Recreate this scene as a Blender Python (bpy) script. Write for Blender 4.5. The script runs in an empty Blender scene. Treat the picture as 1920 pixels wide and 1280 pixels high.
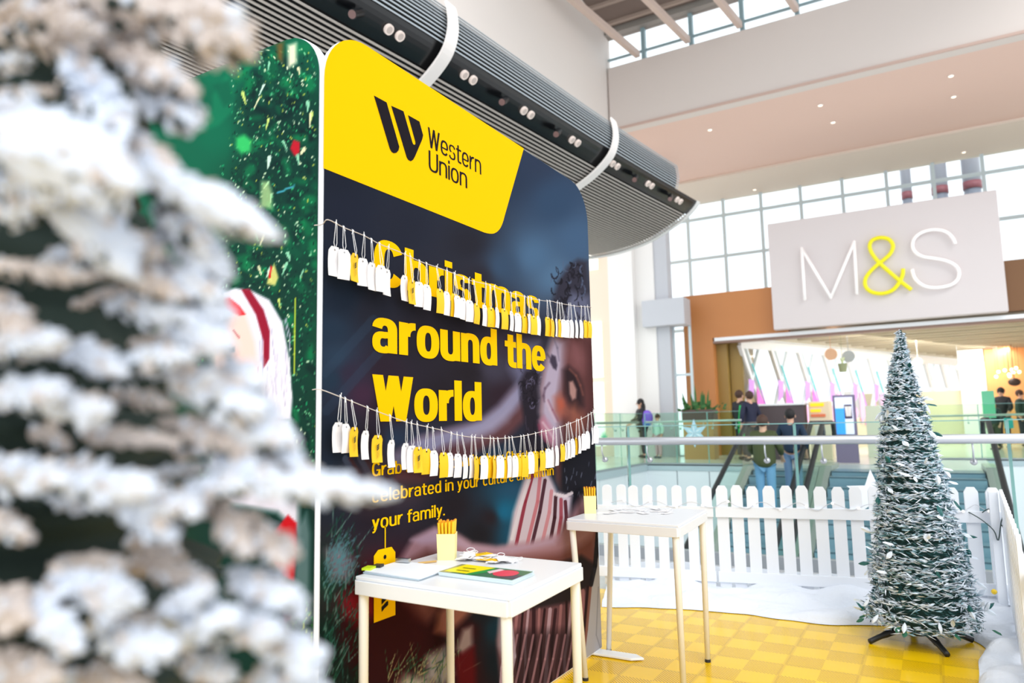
import bpy, bmesh, math, random
import numpy as np
from mathutils import Vector, Matrix, Quaternion
random.seed(7); np.random.seed(7)
SC = bpy.context.scene; COL = SC.collection
PI = math.pi

# ------------------------------------------------------------------ camera, light, exposure
F = 1347.0; CX, CY = 960.0, 640.0; EYE = np.array([0.0, 0.0, 1.2])
_V1 = np.array([1750.0-CX, 780.0-CY, F]); _V2 = np.array([-1380.0-CX, 845.0-CY, F])
_Y = _V1/np.linalg.norm(_V1); _X = -_V2/np.linalg.norm(_V2); _X = _X-_Y*(_X@_Y); _X /= np.linalg.norm(_X)
_Z = np.cross(_X, _Y); RW = np.array([_X, _Y, _Z])          # camera axes (right, down, forward) -> world
cd = bpy.data.cameras.new('camera'); cam = bpy.data.objects.new('camera', cd); COL.objects.link(cam)
_r, _u, _b = RW@np.array([1,0,0.]), RW@np.array([0,-1.,0]), RW@np.array([0,0,-1.])
cam.matrix_world = Matrix(((_r[0],_u[0],_b[0],EYE[0]),(_r[1],_u[1],_b[1],EYE[1]),(_r[2],_u[2],_b[2],EYE[2]),(0,0,0,1)))
cd.sensor_width = 36; cd.lens = F/1920*36; cd.clip_start = 0.05; cd.clip_end = 200
cd.dof.use_dof = True; cd.dof.focus_distance = 3.0; cd.dof.aperture_fstop = 2.5; cd.dof.aperture_blades = 0
SC.camera = cam

world = bpy.data.worlds.new('world'); SC.world = world; world.use_nodes = True
_bg = world.node_tree.nodes['Background']; _bg.inputs[0].default_value = (0.93, 0.97, 1.0, 1); _bg.inputs[1].default_value = 1.3
def area(name, loc, target, size, power, color=(1,1,1)):
    l = bpy.data.lights.new(name, 'AREA'); l.shape = 'RECTANGLE'; l.size, l.size_y = size; l.energy = power; l.color = color
    o = bpy.data.objects.new(name, l); COL.objects.link(o); o.location = loc
    o.rotation_euler = (Vector(target)-Vector(loc)).to_track_quat('-Z', 'Y').to_euler(); return o
sun = bpy.data.lights.new('sun', 'SUN'); sun.energy = 1.1; sun.angle = 0.6; sun.color = (1, .97, .93)
so = bpy.data.objects.new('sun', sun); COL.objects.link(so); so.location = (6, -6, 12)
so.rotation_euler = Vector((-0.52, 0.55, -0.65)).to_track_quat('-Z', 'Y').to_euler()
SC.view_settings.view_transform = 'Standard'; SC.view_settings.look = 'None'
SC.view_settings.exposure = 0.32; SC.view_settings.gamma = 1.0; SC.view_settings.use_curve_mapping = False

# ------------------------------------------------------------------ pixel rays to real places
def ray(x, y): return RW@np.array([x-CX, y-CY, F])
def hit(x, y, ax, v):
    d = ray(x, y); return EYE+d*((v-EYE[ax])/d[ax])
def at(x, y, dep):
    return EYE+ray(x, y)/F*dep
def proj(P):
    q = (np.asarray(P)-EYE)@RW; return np.stack([CX+F*q[...,0]/q[...,2], CY+F*q[...,1]/q[...,2]], -1)
V = lambda p: Vector((float(p[0]), float(p[1]), float(p[2])))

# ------------------------------------------------------------------ materials
def lin(c):
    c = c/255.0; return c/12.92 if c <= .04045 else ((c+.055)/1.055)**2.4
MATS = {}
def mat(name, rgb, rough=.6, metal=0, spec=.5, emit=None, alpha=None, noise=None, bump=None):
    if name in MATS: return MATS[name]
    m = bpy.data.materials.new(name); m.use_nodes = True; nt = m.node_tree; b = nt.nodes['Principled BSDF']
    col = (*[lin(c) for c in rgb], 1)
    b.inputs['Base Color'].default_value = col; b.inputs['Roughness'].default_value = rough
    b.inputs['Metallic'].default_value = metal; b.inputs['Specular IOR Level'].default_value = spec
    if emit: b.inputs['Emission Color'].default_value = (*[lin(c) for c in emit[0]], 1); b.inputs['Emission Strength'].default_value = emit[1]
    if noise:   # (scale, second colour, contrast)
        tc = nt.nodes.new('ShaderNodeTexCoord'); n = nt.nodes.new('ShaderNodeTexNoise'); n.inputs['Scale'].default_value = noise[0]; n.inputs['Detail'].default_value = 4
        r = nt.nodes.new('ShaderNodeValToRGB'); r.color_ramp.elements[0].color = col; r.color_ramp.elements[1].color = (*[lin(c) for c in noise[1]], 1)
        r.color_ramp.elements[0].position = .5-noise[2]; r.color_ramp.elements[1].position = .5+noise[2]
        nt.links.new(tc.outputs['Object'], n.inputs['Vector']); nt.links.new(n.outputs['Fac'], r.inputs['Fac']); nt.links.new(r.outputs['Color'], b.inputs['Base Color'])
    if bump:    # (scale, strength)
        tc = nt.nodes.new('ShaderNodeTexCoord'); n = nt.nodes.new('ShaderNodeTexNoise'); n.inputs['Scale'].default_value = bump[0]; n.inputs['Detail'].default_value = 5
        bp = nt.nodes.new('ShaderNodeBump'); bp.inputs['Strength'].default_value = bump[1]; bp.inputs['Distance'].default_value = .02
        nt.links.new(tc.outputs['Object'], n.inputs['Vector']); nt.links.new(n.outputs['Fac'], bp.inputs['Height']); nt.links.new(bp.outputs['Normal'], b.inputs['Normal'])
    MATS[name] = m; return m
def glass(name, tint, refl=.12, cap=1.0):
    if name in MATS: return MATS[name]
    m = bpy.data.materials.new(name); m.use_nodes = True; nt = m.node_tree; nt.nodes.clear()
    out = nt.nodes.new('ShaderNodeOutputMaterial'); t = nt.nodes.new('ShaderNodeBsdfTransparent'); g = nt.nodes.new('ShaderNodeBsdfGlossy')
    g.inputs['Roughness'].default_value = .03; t.inputs['Color'].default_value = (*tint, 1)
    lw = nt.nodes.new('ShaderNodeLayerWeight'); lw.inputs['Blend'].default_value = refl; mx = nt.nodes.new('ShaderNodeMixShader')
    mu = nt.nodes.new('ShaderNodeMath'); mu.operation = 'MINIMUM'; mu.inputs[1].default_value = cap; nt.links.new(lw.outputs['Fresnel'], mu.inputs[0]); nt.links.new(mu.outputs[0], mx.inputs['Fac']); nt.links.new(t.outputs[0], mx.inputs[1]); nt.links.new(g.outputs[0], mx.inputs[2]); nt.links.new(mx.outputs[0], out.inputs['Surface'])
    MATS[name] = m; return m
def vcol_mat(name, rough=.8, spec=.08):
    m = bpy.data.materials.new(name); m.use_nodes = True; nt = m.node_tree; b = nt.nodes['Principled BSDF']
    a = nt.nodes.new('ShaderNodeVertexColor'); a.layer_name = 'print'; nt.links.new(a.outputs['Color'], b.inputs['Base Color'])
    b.inputs['Roughness'].default_value = rough; b.inputs['Specular IOR Level'].default_value = spec; MATS[name] = m; return m

# ------------------------------------------------------------------ object helpers
def tag(o, label=None, cat=None, group=None, kind=None):
    if label: o['label'] = label
    if cat: o['category'] = cat
    if group: o['group'] = group
    if kind: o['kind'] = kind
    return o
def empty(name, loc, label=None, cat=None, group=None, rz=0):
    o = bpy.data.objects.new(name, None); COL.objects.link(o); o.location = V(loc); o.rotation_euler = (0, 0, rz); o.empty_display_size = .1
    return tag(o, label, cat, group)
class MB:
    def __init__(s): s.v = []; s.f = []; s.m = []
    def add(s, vs, fs, mi=0):
        n = len(s.v); s.v += [tuple(map(float, p)) for p in vs]; s.f += [tuple(i+n for i in f) for f in fs]; s.m += [mi]*len(fs); return s
    def box(s, c, d, rz=0, rx=0, ry=0, mi=0):
        R = Matrix.Rotation(rz, 3, 'Z')@Matrix.Rotation(rx, 3, 'X')@Matrix.Rotation(ry, 3, 'Y'); c = Vector(c)
        vs = [c+R@Vector((x*d[0]/2, y*d[1]/2, z*d[2]/2)) for x in (-1,1) for y in (-1,1) for z in (-1,1)]
        return s.add(vs, [(0,1,3,2),(4,6,7,5),(0,4,5,1),(2,3,7,6),(0,2,6,4),(1,5,7,3)], mi)
    def box2(s, a, b, mi=0):
        return s.box([(a[i]+b[i])/2 for i in range(3)], [abs(b[i]-a[i]) for i in range(3)], mi=mi)
    def bar(s, a, b, w, h, up=(0,0,1), mi=0):       # rectangular bar from a to b
        a, b = Vector(a), Vector(b); d = (b-a).normalized(); u = Vector(up); sd = d.cross(u).normalized(); u = sd.cross(d).normalized()
        vs = [p+sd*(i*w/2)+u*(j*h/2) for p in (a, b) for i, j in ((-1,-1),(1,-1),(1,1),(-1,1))]
        return s.add(vs, [(3,2,1,0),(4,5,6,7),(0,1,5,4),(1,2,6,5),(2,3,7,6),(3,0,4,7)], mi)
    def tube(s, pts, r, n=8, cap=True, mi=0):
        pts = [Vector(p) for p in pts]; rs = r if isinstance(r, (list, tuple)) else [r]*len(pts); base = len(s.v); vs = []; prev = None
        for i, p in enumerate(pts):
            d = (pts[min(i+1, len(pts)-1)]-pts[max(i-1, 0)]).normalized()
            if prev is None: a = d.orthogonal().normalized()
            else: a = (prev-d*prev.dot(d)).normalized()
            prev = a; b = d.cross(a)
            vs += [p+(a*math.cos(2*PI*k/n)+b*math.sin(2*PI*k/n))*rs[i] for k in range(n)]
        fs = [(i*n+k, i*n+(k+1)%n, (i+1)*n+(k+1)%n, (i+1)*n+k) for i in range(len(pts)-1) for k in range(n)]
        if cap: fs += [tuple(range(n-1, -1, -1)), tuple((len(pts)-1)*n+k for k in range(n))]
        return s.add(vs, fs, mi)
    def prism(s, poly, n, mi=0):                     # planar polygon poly extruded by vector n
        k = len(poly); n = Vector(n); vs = [Vector(p) for p in poly]+[Vector(p)+n for p in poly]
        return s.add(vs, [tuple(range(k-1, -1, -1)), tuple(range(k, 2*k))]+[(i, (i+1)%k, k+(i+1)%k, k+i) for i in range(k)], mi)
    def lathe(s, prof, c=(0,0,0), n=24, mi=0):
        c = Vector(c); vs = [c+Vector((r*math.cos(2*PI*k/n), r*math.sin(2*PI*k/n), z)) for r, z in prof for k in range(n)]
        fs = [(i*n+k, i*n+(k+1)%n, (i+1)*n+(k+1)%n, (i+1)*n+k) for i in range(len(prof)-1) for k in range(n)]
        fs += [tuple(range(n-1, -1, -1)), tuple((len(prof)-1)*n+k for k in range(n))]
        return s.add(vs, fs, mi)
    def ball(s, c, r, n=12, m=8, sc=(1,1,1), mi=0, R=None):
        c = Vector(c); vs = []
        for i in range(m+1):
            t = PI*i/m
            for k in range(n):
                p = Vector((math.sin(t)*math.cos(2*PI*k/n)*sc[0], math.sin(t)*math.sin(2*PI*k/n)*sc[1], math.cos(t)*sc[2]))*r
                vs.append(c+(R@p if R else p))
        fs = [(i*n+k, (i+1)*n+k, (i+1)*n+(k+1)%n, i*n+(k+1)%n) for i in range(m) for k in range(n)]
        return s.add(vs, fs, mi)
    def build(s, name, m, parent=None, smooth=False, bevel=0, world=True):
        me = bpy.data.meshes.new(name); me.from_pydata(s.v, [], s.f); me.update()
        for x in (m if isinstance(m, (list, tuple)) else [m]): me.materials.append(x)
        if len(me.materials) > 1: me.polygons.foreach_set('material_index', s.m)
        if smooth: me.shade_smooth()
        o = bpy.data.objects.new(name, me); COL.objects.link(o)
        if parent:
            o.parent = parent
            if world:   # geometry was written in world space
                me.transform(PM(parent).inverted())
        if bevel:
            bv = o.modifiers.new('bevel', 'BEVEL'); bv.width = bevel; bv.segments = 2; bv.limit_method = 'ANGLE'
        return o
def PM(o):
    m = Matrix.Translation(o.location)@o.rotation_euler.to_matrix().to_4x4()
    return PM(o.parent)@m if o.parent else m
def struct(name, mb, m, **k): return tag(mb.build(name, m, **k), kind='structure')
def copy_tree(o, parent=None):
    c = o.copy(); COL.objects.link(c); c.parent = parent
    for ch in [x for x in list(bpy.data.objects) if x.parent == o]: copy_tree(ch, c)
    return c
def text_mesh(body, offset=0, bold=0):
    """built-in font -> flat 2D contour mesh (verts, faces), origin at left end of baseline"""
    c = bpy.data.curves.new('t', 'FONT'); c.body = body; c.size = 1; c.offset = bold; c.resolution_u = 6
    o = bpy.data.objects.new('t', c); COL.objects.link(o); dg = bpy.context.evaluated_depsgraph_get(); dg.update()
    me = bpy.data.meshes.new_from_object(o.evaluated_get(dg)); vs = [tuple(v.co) for v in me.vertices]; fs = [tuple(p.vertices) for p in me.polygons]
    bpy.data.objects.remove(o); bpy.data.curves.remove(c); bpy.data.meshes.remove(me); return vs, fs
def fit_text(body, frame, width, height, bold=0, ref_h=.7):
    """map text into the frame function (u across, v up), scaled to width and cap height"""
    vs, fs = text_mesh(body, bold=bold); xs = [v[0] for v in vs]; x0, x1 = min(xs), max(xs)
    return [frame((v[0]-x0)/(x1-x0)*width, v[1]/ref_h*height) for v in vs], fs
# ------------------------------------------------------------------ palette
white = mat('white_paint', (238,240,243), .35)
whitem = mat('white_metal', (240,243,246), .3)
# ------------------------------------------------------------------ floors
def floor_mat():
    m = bpy.data.materials.new('yellow_tiles'); m.use_nodes = True; nt = m.node_tree; b = nt.nodes['Principled BSDF']
    N = nt.nodes.new; L = nt.links.new
    def math_(op, a=None, bb=None, v=None, w=None):
        n = N('ShaderNodeMath'); n.operation = op
        if a is not None: L(a, n.inputs[0])
        if bb is not None: L(bb, n.inputs[1])
        if v is not None: n.inputs[1].default_value = v
        if w is not None: n.inputs[0].default_value = w
        return n.outputs[0]
    geo = N('ShaderNodeNewGeometry'); sp = N('ShaderNodeSeparateXYZ'); L(geo.outputs['Position'], sp.inputs[0])
    p = .1675
    u = math_('DIVIDE', math_('SUBTRACT', sp.outputs[0], v=-1.312-p/2), v=p); w = math_('DIVIDE', math_('SUBTRACT', sp.outputs[1], v=3.609-p/2), v=p)
    fu, fw = math_('FLOOR', u), math_('FLOOR', w)
    chk = math_('FLOORED_MODULO', math_('ADD', fu, fw), v=2)      # 0 = open ribs on this cell
    ribs = math_('FRACT', math_('MULTIPLY', math_('ADD', sp.outputs[0], sp.outputs[1]), v=1/.0175))
    gap = math_('MULTIPLY', math_('LESS_THAN', ribs, v=.3), math_('LESS_THAN', chk, v=.5))
    ribs2 = math_('FRACT', math_('MULTIPLY', math_('SUBTRACT', sp.outputs[0], sp.outputs[1]), v=1/.0175))
    gap2 = math_('MULTIPLY', math_('LESS_THAN', ribs2, v=.3), math_('GREATER_THAN', chk, v=.5))
    def edge(f): return math_('LESS_THAN', math_('ABSOLUTE', math_('SUBTRACT', math_('FRACT', math_('ADD', f, v=.5)), v=.5)), v=.03)
    seam = math_('MAXIMUM', edge(math_('MULTIPLY', u, v=.5)), edge(math_('MULTIPLY', w, v=.5)))
    mx = N('ShaderNodeMix'); mx.data_type = 'RGBA'; L(gap, mx.inputs['Factor'])
    mx.inputs['A'].default_value = (lin(248), lin(200), lin(0), 1); mx.inputs['B'].default_value = (lin(160), lin(118), lin(0), 1)
    mx2 = N('ShaderNodeMix'); mx2.data_type = 'RGBA'; L(math_('MULTIPLY', gap2, v=.22), mx2.inputs['Factor']); L(mx.outputs['Result'], mx2.inputs['A']); mx2.inputs['B'].default_value = (lin(222), lin(182), lin(14), 1)
    mx3 = N('ShaderNodeMix'); mx3.data_type = 'RGBA'; L(math_('MULTIPLY', seam, v=.35), mx3.inputs['Factor']); L(mx2.outputs['Result'], mx3.inputs['A']); mx3.inputs['B'].default_value = (lin(190), lin(150), lin(10), 1)
    L(mx3.outputs['Result'], b.inputs['Base Color']); b.inputs['Roughness'].default_value = .22; b.inputs['Specular IOR Level'].default_value = .32
    bp = N('ShaderNodeBump'); bp.inputs['Strength'].default_value = .35; bp.inputs['Distance'].default_value = .004; bp.invert = True
    L(math_('MAXIMUM', gap, gap2), bp.inputs['Height']); L(bp.outputs['Normal'], b.inputs['Normal'])
    return m
fl = MB(); fl.box2((-2.6, -1.5, -.02), (.62, 5.0, 0)); o = fl.build('floor_mat', floor_mat(), bevel=.003)
tag(o, 'yellow interlocking plastic floor tiles with ribbed and plain squares', 'floor tiles')
fl = MB(); fl.box2((-7.0, -6, -.35), (8, 6.45, -.02)); struct('floor', fl, mat('mall_floor', (205,206,208), .25, noise=(3, (190,190,192), .2)))
# far landing on the other side of the void
ZF = .2
ff = MB(); ff.box2((-16, 6.5, ZF-.02), (-6.0, 40, ZF)); ff.box2((-6.0, 16.6, ZF-.02), (-3.55, 42, ZF)); ff.box2((-3.55, 17.3, ZF-.02), (-.4, 42, ZF)); ff.box2((-.4, 19.6, ZF-.02), (14, 42, ZF))
struct('floor', ff, mat('far_floor', (222,218,208), .2))
# fascias of the far slab (white glazed panels with joints) and the grey band under the glass
fas = mat('fascia_white', (226,230,236), .35); band = mat('fascia_band', (176,190,198), .4); dk = mat('joint_dark', (150,158,166), .6)
def fascia(a, b, z0, z1, panels, name='trim_1'):
    a, b = Vector((*a, 0)), Vector((*b, 0)); d = (b-a); L = d.length; d.normalize(); nrm = Vector((d.y, -d.x, 0)); m = MB()
    for i in range(panels):
        p = a+d*(L*i/panels+.012); q = a+d*(L*(i+1)/panels-.012)
        m.bar((p.x, p.y, (z0+z1)/2), (q.x, q.y, (z0+z1)/2), .06, z1-z0)
    m.bar((a.x-nrm.x*-.05, a.y+.05, (z0+z1)/2), (b.x, b.y+.05, (z0+z1)/2), .04, z1-z0-.02, mi=1)
    m.bar((a.x, a.y, z1+.075), (b.x, b.y, z1+.075), .09, .14, mi=2)
    struct(name, m, [fas, dk, band])
fascia((-6.0, 16.6), (-3.75, 16.6), -2.2, ZF-.14, 3)
fascia((-.4, 19.6), (6, 19.6), -3.2, ZF-.14, 5, 'trim_2')
m = MB(); 
for i in range(7): m.box2((-6.04, 6.6+i*1.43, -2.2), (-5.98, 6.6+i*1.43+1.40, ZF-.14))
m.box2((-6.05, 6.6, ZF-.14), (-5.95, 16.6, ZF), mi=1); struct('trim_3', m, [fas, band])
# lower storey seen through the pickets
m = MB(); m.box2((-14, 6.4, -6.2), (14, 30, -6.0)); struct('floor', m, mat('lower_floor', (198,200,203), .3))
m = MB(); m.box2((-7, 6.36, -.45), (8, 6.46, -.02)); struct('trim_4', m, mat('slab_edge', (120,128,134), .5))
# pink lit shop front far below on the right, and its white bulkhead
m = MB(); m.box2((-.2, 18.9, -5.8), (9, 19.2, -3.3)); m.box2((-.2, 18.7, -3.3), (9, 19.2, -3.1), mi=1); m.box2((-.2, 18.7, -4.35), (9, 18.9, -4.05), mi=2)
for k in range(10): m.box2((.2+k*.8, 18.68, -5.6+.2*(k%2)), (.62+k*.8, 18.9, -4.7), mi=3+k%3)
struct('wall_lower', m, [mat('lower_wall', (224,214,212), .5), mat('lower_sill', (244,240,236), .4), mat('lower_band', (86,62,78), .5), mat('shop_pink', (214,92,128), .5), mat('shop_dark', (52,40,48), .5), mat('shop_cream', (238,222,200), .5)])
# ------------------------------------------------------------------ far building front
wallw = mat('wall_white', (240,238,236), .6); orange = mat('portal_orange', (196,130,74), .45, noise=(.6, (186,120,66), .3)); olive = mat('portal_reveal', (158,128,66), .45)
brown = mat('portal_brown', (122,84,50), .5); greyb = mat('grey_cladding', (196,199,206), .5); frm = mat('window_frame', (206,222,228), .4)
paneg = glass('window_glass', (.96, .99, 1.0), .1); tilew = mat('pale_block_wall', (226,236,238), .6)
m = MB(); m.box2((-8.2, 20, ZF), (-7.42, 20.5, 9)); m.box2((-7.42, 20.25, ZF), (-6.85, 20.6, 9)); struct('wall_column', m, wallw)
m = MB(); m.box2((-6.85, 20.3, ZF), (-6.45, 20.7, 9.0)); m.box2((-7.15, 19.95, 3.96), (-5.9, 20.6, 4.73)); struct('trim_5', m, greyb)
m = MB(); m.box2((-12.5, 20.6, ZF), (-8.2, 20.9, 9)); 
struct('wall_left', m, mat('wall_peach', (246,224,205), .6))
def window(name, x0, x1, z0, z1, y, xs=(), zs=(), w=.1, fm=frm):
    m = MB()
    for x in (x0, x1, *xs): m.box2((x-w/2, y-w/2, z0), (x+w/2, y+w/2, z1))
    for z in (z0, z1, *zs): m.box2((x0, y-w*.45, z-w/2), (x1, y+w*.45, z+w/2))
    f = struct(name, m, fm)
    g = MB(); g.box2((x0, y-.01, z0), (x1, y+.01, z1)); g.build('pane', paneg, f); return f
# windows let into the left wall stand proud of it as bright panels
m = MB()
win_l = MB(); win_l.box2((-9.95, 20.5, 6.0), (-8.75, 20.62, 8.4)); win_l.box2((-9.9, 20.5, 2.6), (-8.7, 20.62, 4.35)); win_l.box2((-9.85, 20.5, .5), (-8.7, 20.62, 2.45))
struct('window_1', win_l, mat('frosted_window', (250,246,236), .2, emit=((255,250,240), .5)))
m = MB(); m.box2((-6.5, 22.2, ZF), (-4.8, 22.4, 4.0)); 
for k in range(12): m.box2((-6.5, 22.17, .5+k*.3), (-4.8, 22.2, .515+k*.3), mi=1)
struct('wall_far', m, [tilew, mat('block_joint', (196,210,214), .6)])
window('window_2', -6.45, -5.95, ZF, 4.0, 20.6, (), (2.55,), .07)
# glazing high behind the sign
xs = [-8.37+1.275*k for k in range(1, 12)]
window('window_3', -8.37, 6.9, 4.4, 9.2, 25, xs, (8.35, 6.9), .1)
for k, (x, r) in enumerate(((-.2, .16), (.75, .24), (1.65, .26))):
    m = MB(); m.tube([(x, 27, 8.7), (x, 27, 12)], r, 16); m.tube([(x, 27, 8.45), (x, 27, 8.7)], r*1.03, 16, mi=1); m.tube([(x, 27, 7.7), (x, 27, 8.45)], r*.93, 16, mi=2)
    o = m.build('flue_pipe', [mat('pipe_grey', (186,188,200), .4), mat('pipe_ring', (150,90,98), .5), mat('pipe_dark', (140,146,160), .4)], smooth=True)
    tag(o, ['slim pale pipe outside the high glazing, leftmost of three', 'thick grey pipe outside the high glazing, middle of three', 'thick grey pipe outside the high glazing, rightmost of three'][k], 'pipe', 'pipes outside the high windows')
m = MB(); m.box2((-9, 25.2, 12), (12, 28.5, 12.2)); struct('trim_14', m, white)
# outside lettering, seen from behind through the glass
vs, fs = fit_text('esna ns', lambda u, v: (.29-u, 25.14, 7.12+v), 4.4, .91, bold=.0)
m = MB(); m.add(vs, fs); o = m.build('outdoor_lettering', mat('pale_letters', (206,218,228), .5)); tag(o, 'pale reversed lettering outside the high glazing above the shop sign', 'lettering')
sm = o.modifiers.new('s', 'SOLIDIFY'); sm.thickness = .06
# orange brown portal round the shop entrance
m = MB(); m.box2((-6.25, 21, 3.6), (-3.3, 22.6, 4.92)); m.box2((-6.25, 21, ZF), (-5.4, 22.6, 3.6))
m.box2((-3.3, 21.05, 3.7), (8, 22.6, 4.95), mi=2); m.box2((-5.4, 21.35, ZF), (-5.1, 22.8, 3.6), mi=1); m.box2((-5.08, 21.6, ZF), (-4.72, 23.2, 3.6), mi=1)
struct('wall_portal', m, [orange, olive, brown])
m = MB(); m.box2((-5.35, 20.98, 3.5), (8, 21.1, 3.6)); m.box2((-5.4, 21.0, 3.44), (8, 21.3, 3.5), mi=1); struct('trim_6', m, [white, mat('trim_brown', (140,112,100), .5)])
# shop sign: pale board with raised letters
sg = empty('shop_sign', (-.93, 20.8, 3.6), 'large pale grey sign board with thin white letters and yellow ampersand', 'sign')
m = MB(); m.box2((-3.63, 20.68, 3.66), (1.75, 20.98, 6.66)); m.build('board', mat('sign_board', (216,208,208), .45), sg, bevel=.02)
def sp(x, y): p = hit(x, y, 1, 20.56); return (p[0], 20.56, p[2])
def Z4(pts): return [sp(1400+a/3.2, 250+b/3.2) for a, b in pts]
def smooth_path(pts, n=6, closed=False):
    P = [Vector(p) for p in pts]; out = []; k = len(P)
    for i in range(k if closed else k-1):
        p0 = P[(i-1) % k] if closed or i > 0 else P[0]; p1 = P[i]; p2 = P[(i+1) % k]; p3 = P[(i+2) % k] if closed or i+2 < k else P[-1]
        for j in range(n):
            t = j/n; out.append(.5*((2*p1)+(p2-p0)*t+(2*p0-5*p1+4*p2-p3)*t*t+(3*p1-p0-3*p2+p3)*t**3))
    if not closed: out.append(P[-1])
    return out
lw = mat('letter_white', (252,250,250), .3, emit=((255,252,250), .12)); ly = mat('letter_yellow', (250,240,0), .35)
m = MB(); mm = [Vector(p) for p in Z4([(350,1000),(330,690),(505,985),(645,650),(662,965)])]
for a, b in zip(mm, mm[1:]): m.tube([a, b], .038, 10)
for p in mm[1:-1]: m.ball(p, .038, 10, 8)
m.build('letter', lw, sg, smooth=True)
S = smooth_path(Z4([(1252,662),(1235,625),(1195,590),(1130,577),(1060,590),(1010,625),(995,670),(1010,710),(1055,738),(1130,750),(1200,765),(1255,795),(1275,835),(1262,880),(1215,912),(1130,925),(1060,912),(1010,870),(992,815)]))
m = MB(); m.tube(S, .04, 10); m.build('letter', lw, sg, smooth=True)
A = smooth_path(Z4([(988,938),(920,885),(850,825),(795,775),(752,720),(738,675),(755,640),(805,625),(855,637),(878,675),(862,720),(820,760),(795,778),(740,830),(712,875),(715,920),(752,952),(815,960),(875,940),(915,895),(935,850),(938,812)]))
m = MB(); m.tube(A, .05, 10); m.build('ampersand', ly, sg, smooth=True)
# ------------------------------------------------------------------ inside the shop
ceilm = mat('shop_ceiling', (206,198,176), .6); lampm = mat('strip_lamp', (255,244,222), .4, emit=((255,244,225), 3)); slatm = mat('shop_slat', (184,174,150), .6)
m = MB()
m.add([(-4.7, 21.35, 3.6), (14, 21.35, 3.6), (14, 41, 3.6), (3.1, 41, 3.6), (-4.7, 21.4, 3.6), (-4.7, 21.35, 3.8), (14, 21.35, 3.8), (14, 41, 3.8), (3.1, 41, 3.8), (-4.7, 21.4, 3.8)], [(0,1,2,3,4), (9,8,7,6,5), (0,5,6,1), (1,6,7,2), (2,7,8,3), (3,8,9,4), (4,9,5,0)])
for k in range(16):
    y = 22+k*.75; x0 = -4.0+(y-21.6)*.4; m.box2((x0+.2, y, 3.53), (6, y+.28, 3.6), mi=1)
    if k % 2 == 0:
        for j in range(5): m.box2((x0+.8+j*1.05, y+.35, 3.57), (x0+.8+j*1.05+.75, y+.42, 3.6), mi=2)
struct('ceiling', m, [ceilm, slatm, lampm])
A0, A1 = Vector((-4.75, 21.5, ZF)), Vector((3.0, 41, ZF)); dW = (A1-A0); LW = dW.length; dW.normalize(); nW = Vector((dW.y, -dW.x, 0))
def wp(s, z, off=0): p = A0+dW*s+nW*off; return (p.x, p.y, z)
m = MB(); per = 1.55
for k in range(12):
    s = k*per
    m.bar(wp(s, 3.4), wp(s+1.1, 1.0), .1, .12, up=nW); m.bar(wp(s+.25, 3.4), wp(s+1.35, 1.0), .05, .1, up=nW, mi=1)
    m.bar(wp(s+1.0, 3.4), wp(s-.1, 1.2), .08, .1, up=nW, mi=1)
m.bar(wp(0, 3.45), wp(20.5, 3.45), .1, .3); m.bar(wp(0, .7), wp(20.5, .7), .06, 1.0, mi=2)
fw_ = struct('window_4', m, [white, mat('strut_grey_glow', (230,238,242), .5, emit=((230,240,244), .15)), mat('dado_sand', (226,214,190), .5)])  # grey struts are no lamps; slight glow added to brighten them against backlight
g = MB(); g.add([wp(0, 1.1), wp(20.5, 1.1), wp(20.5, 3.4), wp(0, 3.4)], [(0,1,2,3)]); g.build('pane', paneg, fw_)
pk = [mat('film_pink', (248,190,240), .5), mat('film_violet', (206,150,240), .5), mat('film_magenta', (236,120,214), .5), mat('film_teal', (70,200,206), .4)]
for k in range(6):
    s = k*per+.12; m = MB()
    def dia(pts, mi):
        m.add([wp(a, z, .09) for a, z in pts], [tuple(range(len(pts)))], mi)
    dia([(s+.5, 2.2), (s+.95, 1.5), (s+.5, .95), (s+.45, 1.5)], 2 if k < 3 else 0); dia([(s+.0, 1.75), (s+.3, 1.4), (s+.05, 1.0), (s-.15, 1.4)], 0); dia([(s+.1, 2.4), (s+.38, 2.35), (s+.3, 1.9), (s+.05, 1.7)], 1)
    m.bar(wp(s+.3, 2.85, .1), wp(s+.68, 2.1, .1), .035, .03, up=nW, mi=3); m.bar(wp(s+.68, 2.1, .1), wp(s+.95, 1.45, .1), .03, .03, up=nW, mi=1); m.bar(wp(s+.95, 1.45, .1), wp(s+.72, .95, .1), .03, .03, up=nW, mi=2)
    o = m.build('diamond_panel', pk)
    tag(o, '%s diamond of pink and violet film on the bright zigzag shop window' % ['first', 'second', 'third', 'fourth', 'fifth', 'sixth', 'seventh', 'eighth'][k]+' from left', 'window film', 'diamond films on the zigzag window')
# warm shop at the far right
m = MB(); q = hit(1868, 690, 1, 30); m.box2((q[0]-.3, 30.2, ZF), (9, 30.5, 3.5)); struct('wall_right', m, mat('warm_wall', (226,160,100), .6))
m = MB(); m.box2((q[0]-1.1, 30.0, ZF), (q[0]-.35, 30.3, 3.5)); m.box2((q[0]-4.5, 30.2, ZF), (q[0]-1.1, 30.6, 2.1), mi=1); m.box2((q[0]-4.9, 30.1, ZF), (q[0]-4.2, 30.5, 2.2)); struct('wall_partition', m, [wallw, mat('sand_wall', (224,214,184), .6)])
BULBS = []; bulb = mat('warm_bulb', (255,230,190), .4, emit=((255,222,170), 5))
for x, y in ((1872,697),(1884,694),(1897,693),(1892,702),(1868,706),(1893,705),(1900,698),(1911,697),(1905,690)):
    p = at(x, y, 24.5); m = MB(); m.ball(p, .055, 10, 6); m.tube([p, (p[0], p[1], 3.6)], .006, 5, mi=1)
    BULBS.append((x, m.build('pendant_bulb', [bulb, mat('flex', (90,80,70), .6)], smooth=True)))
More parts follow.
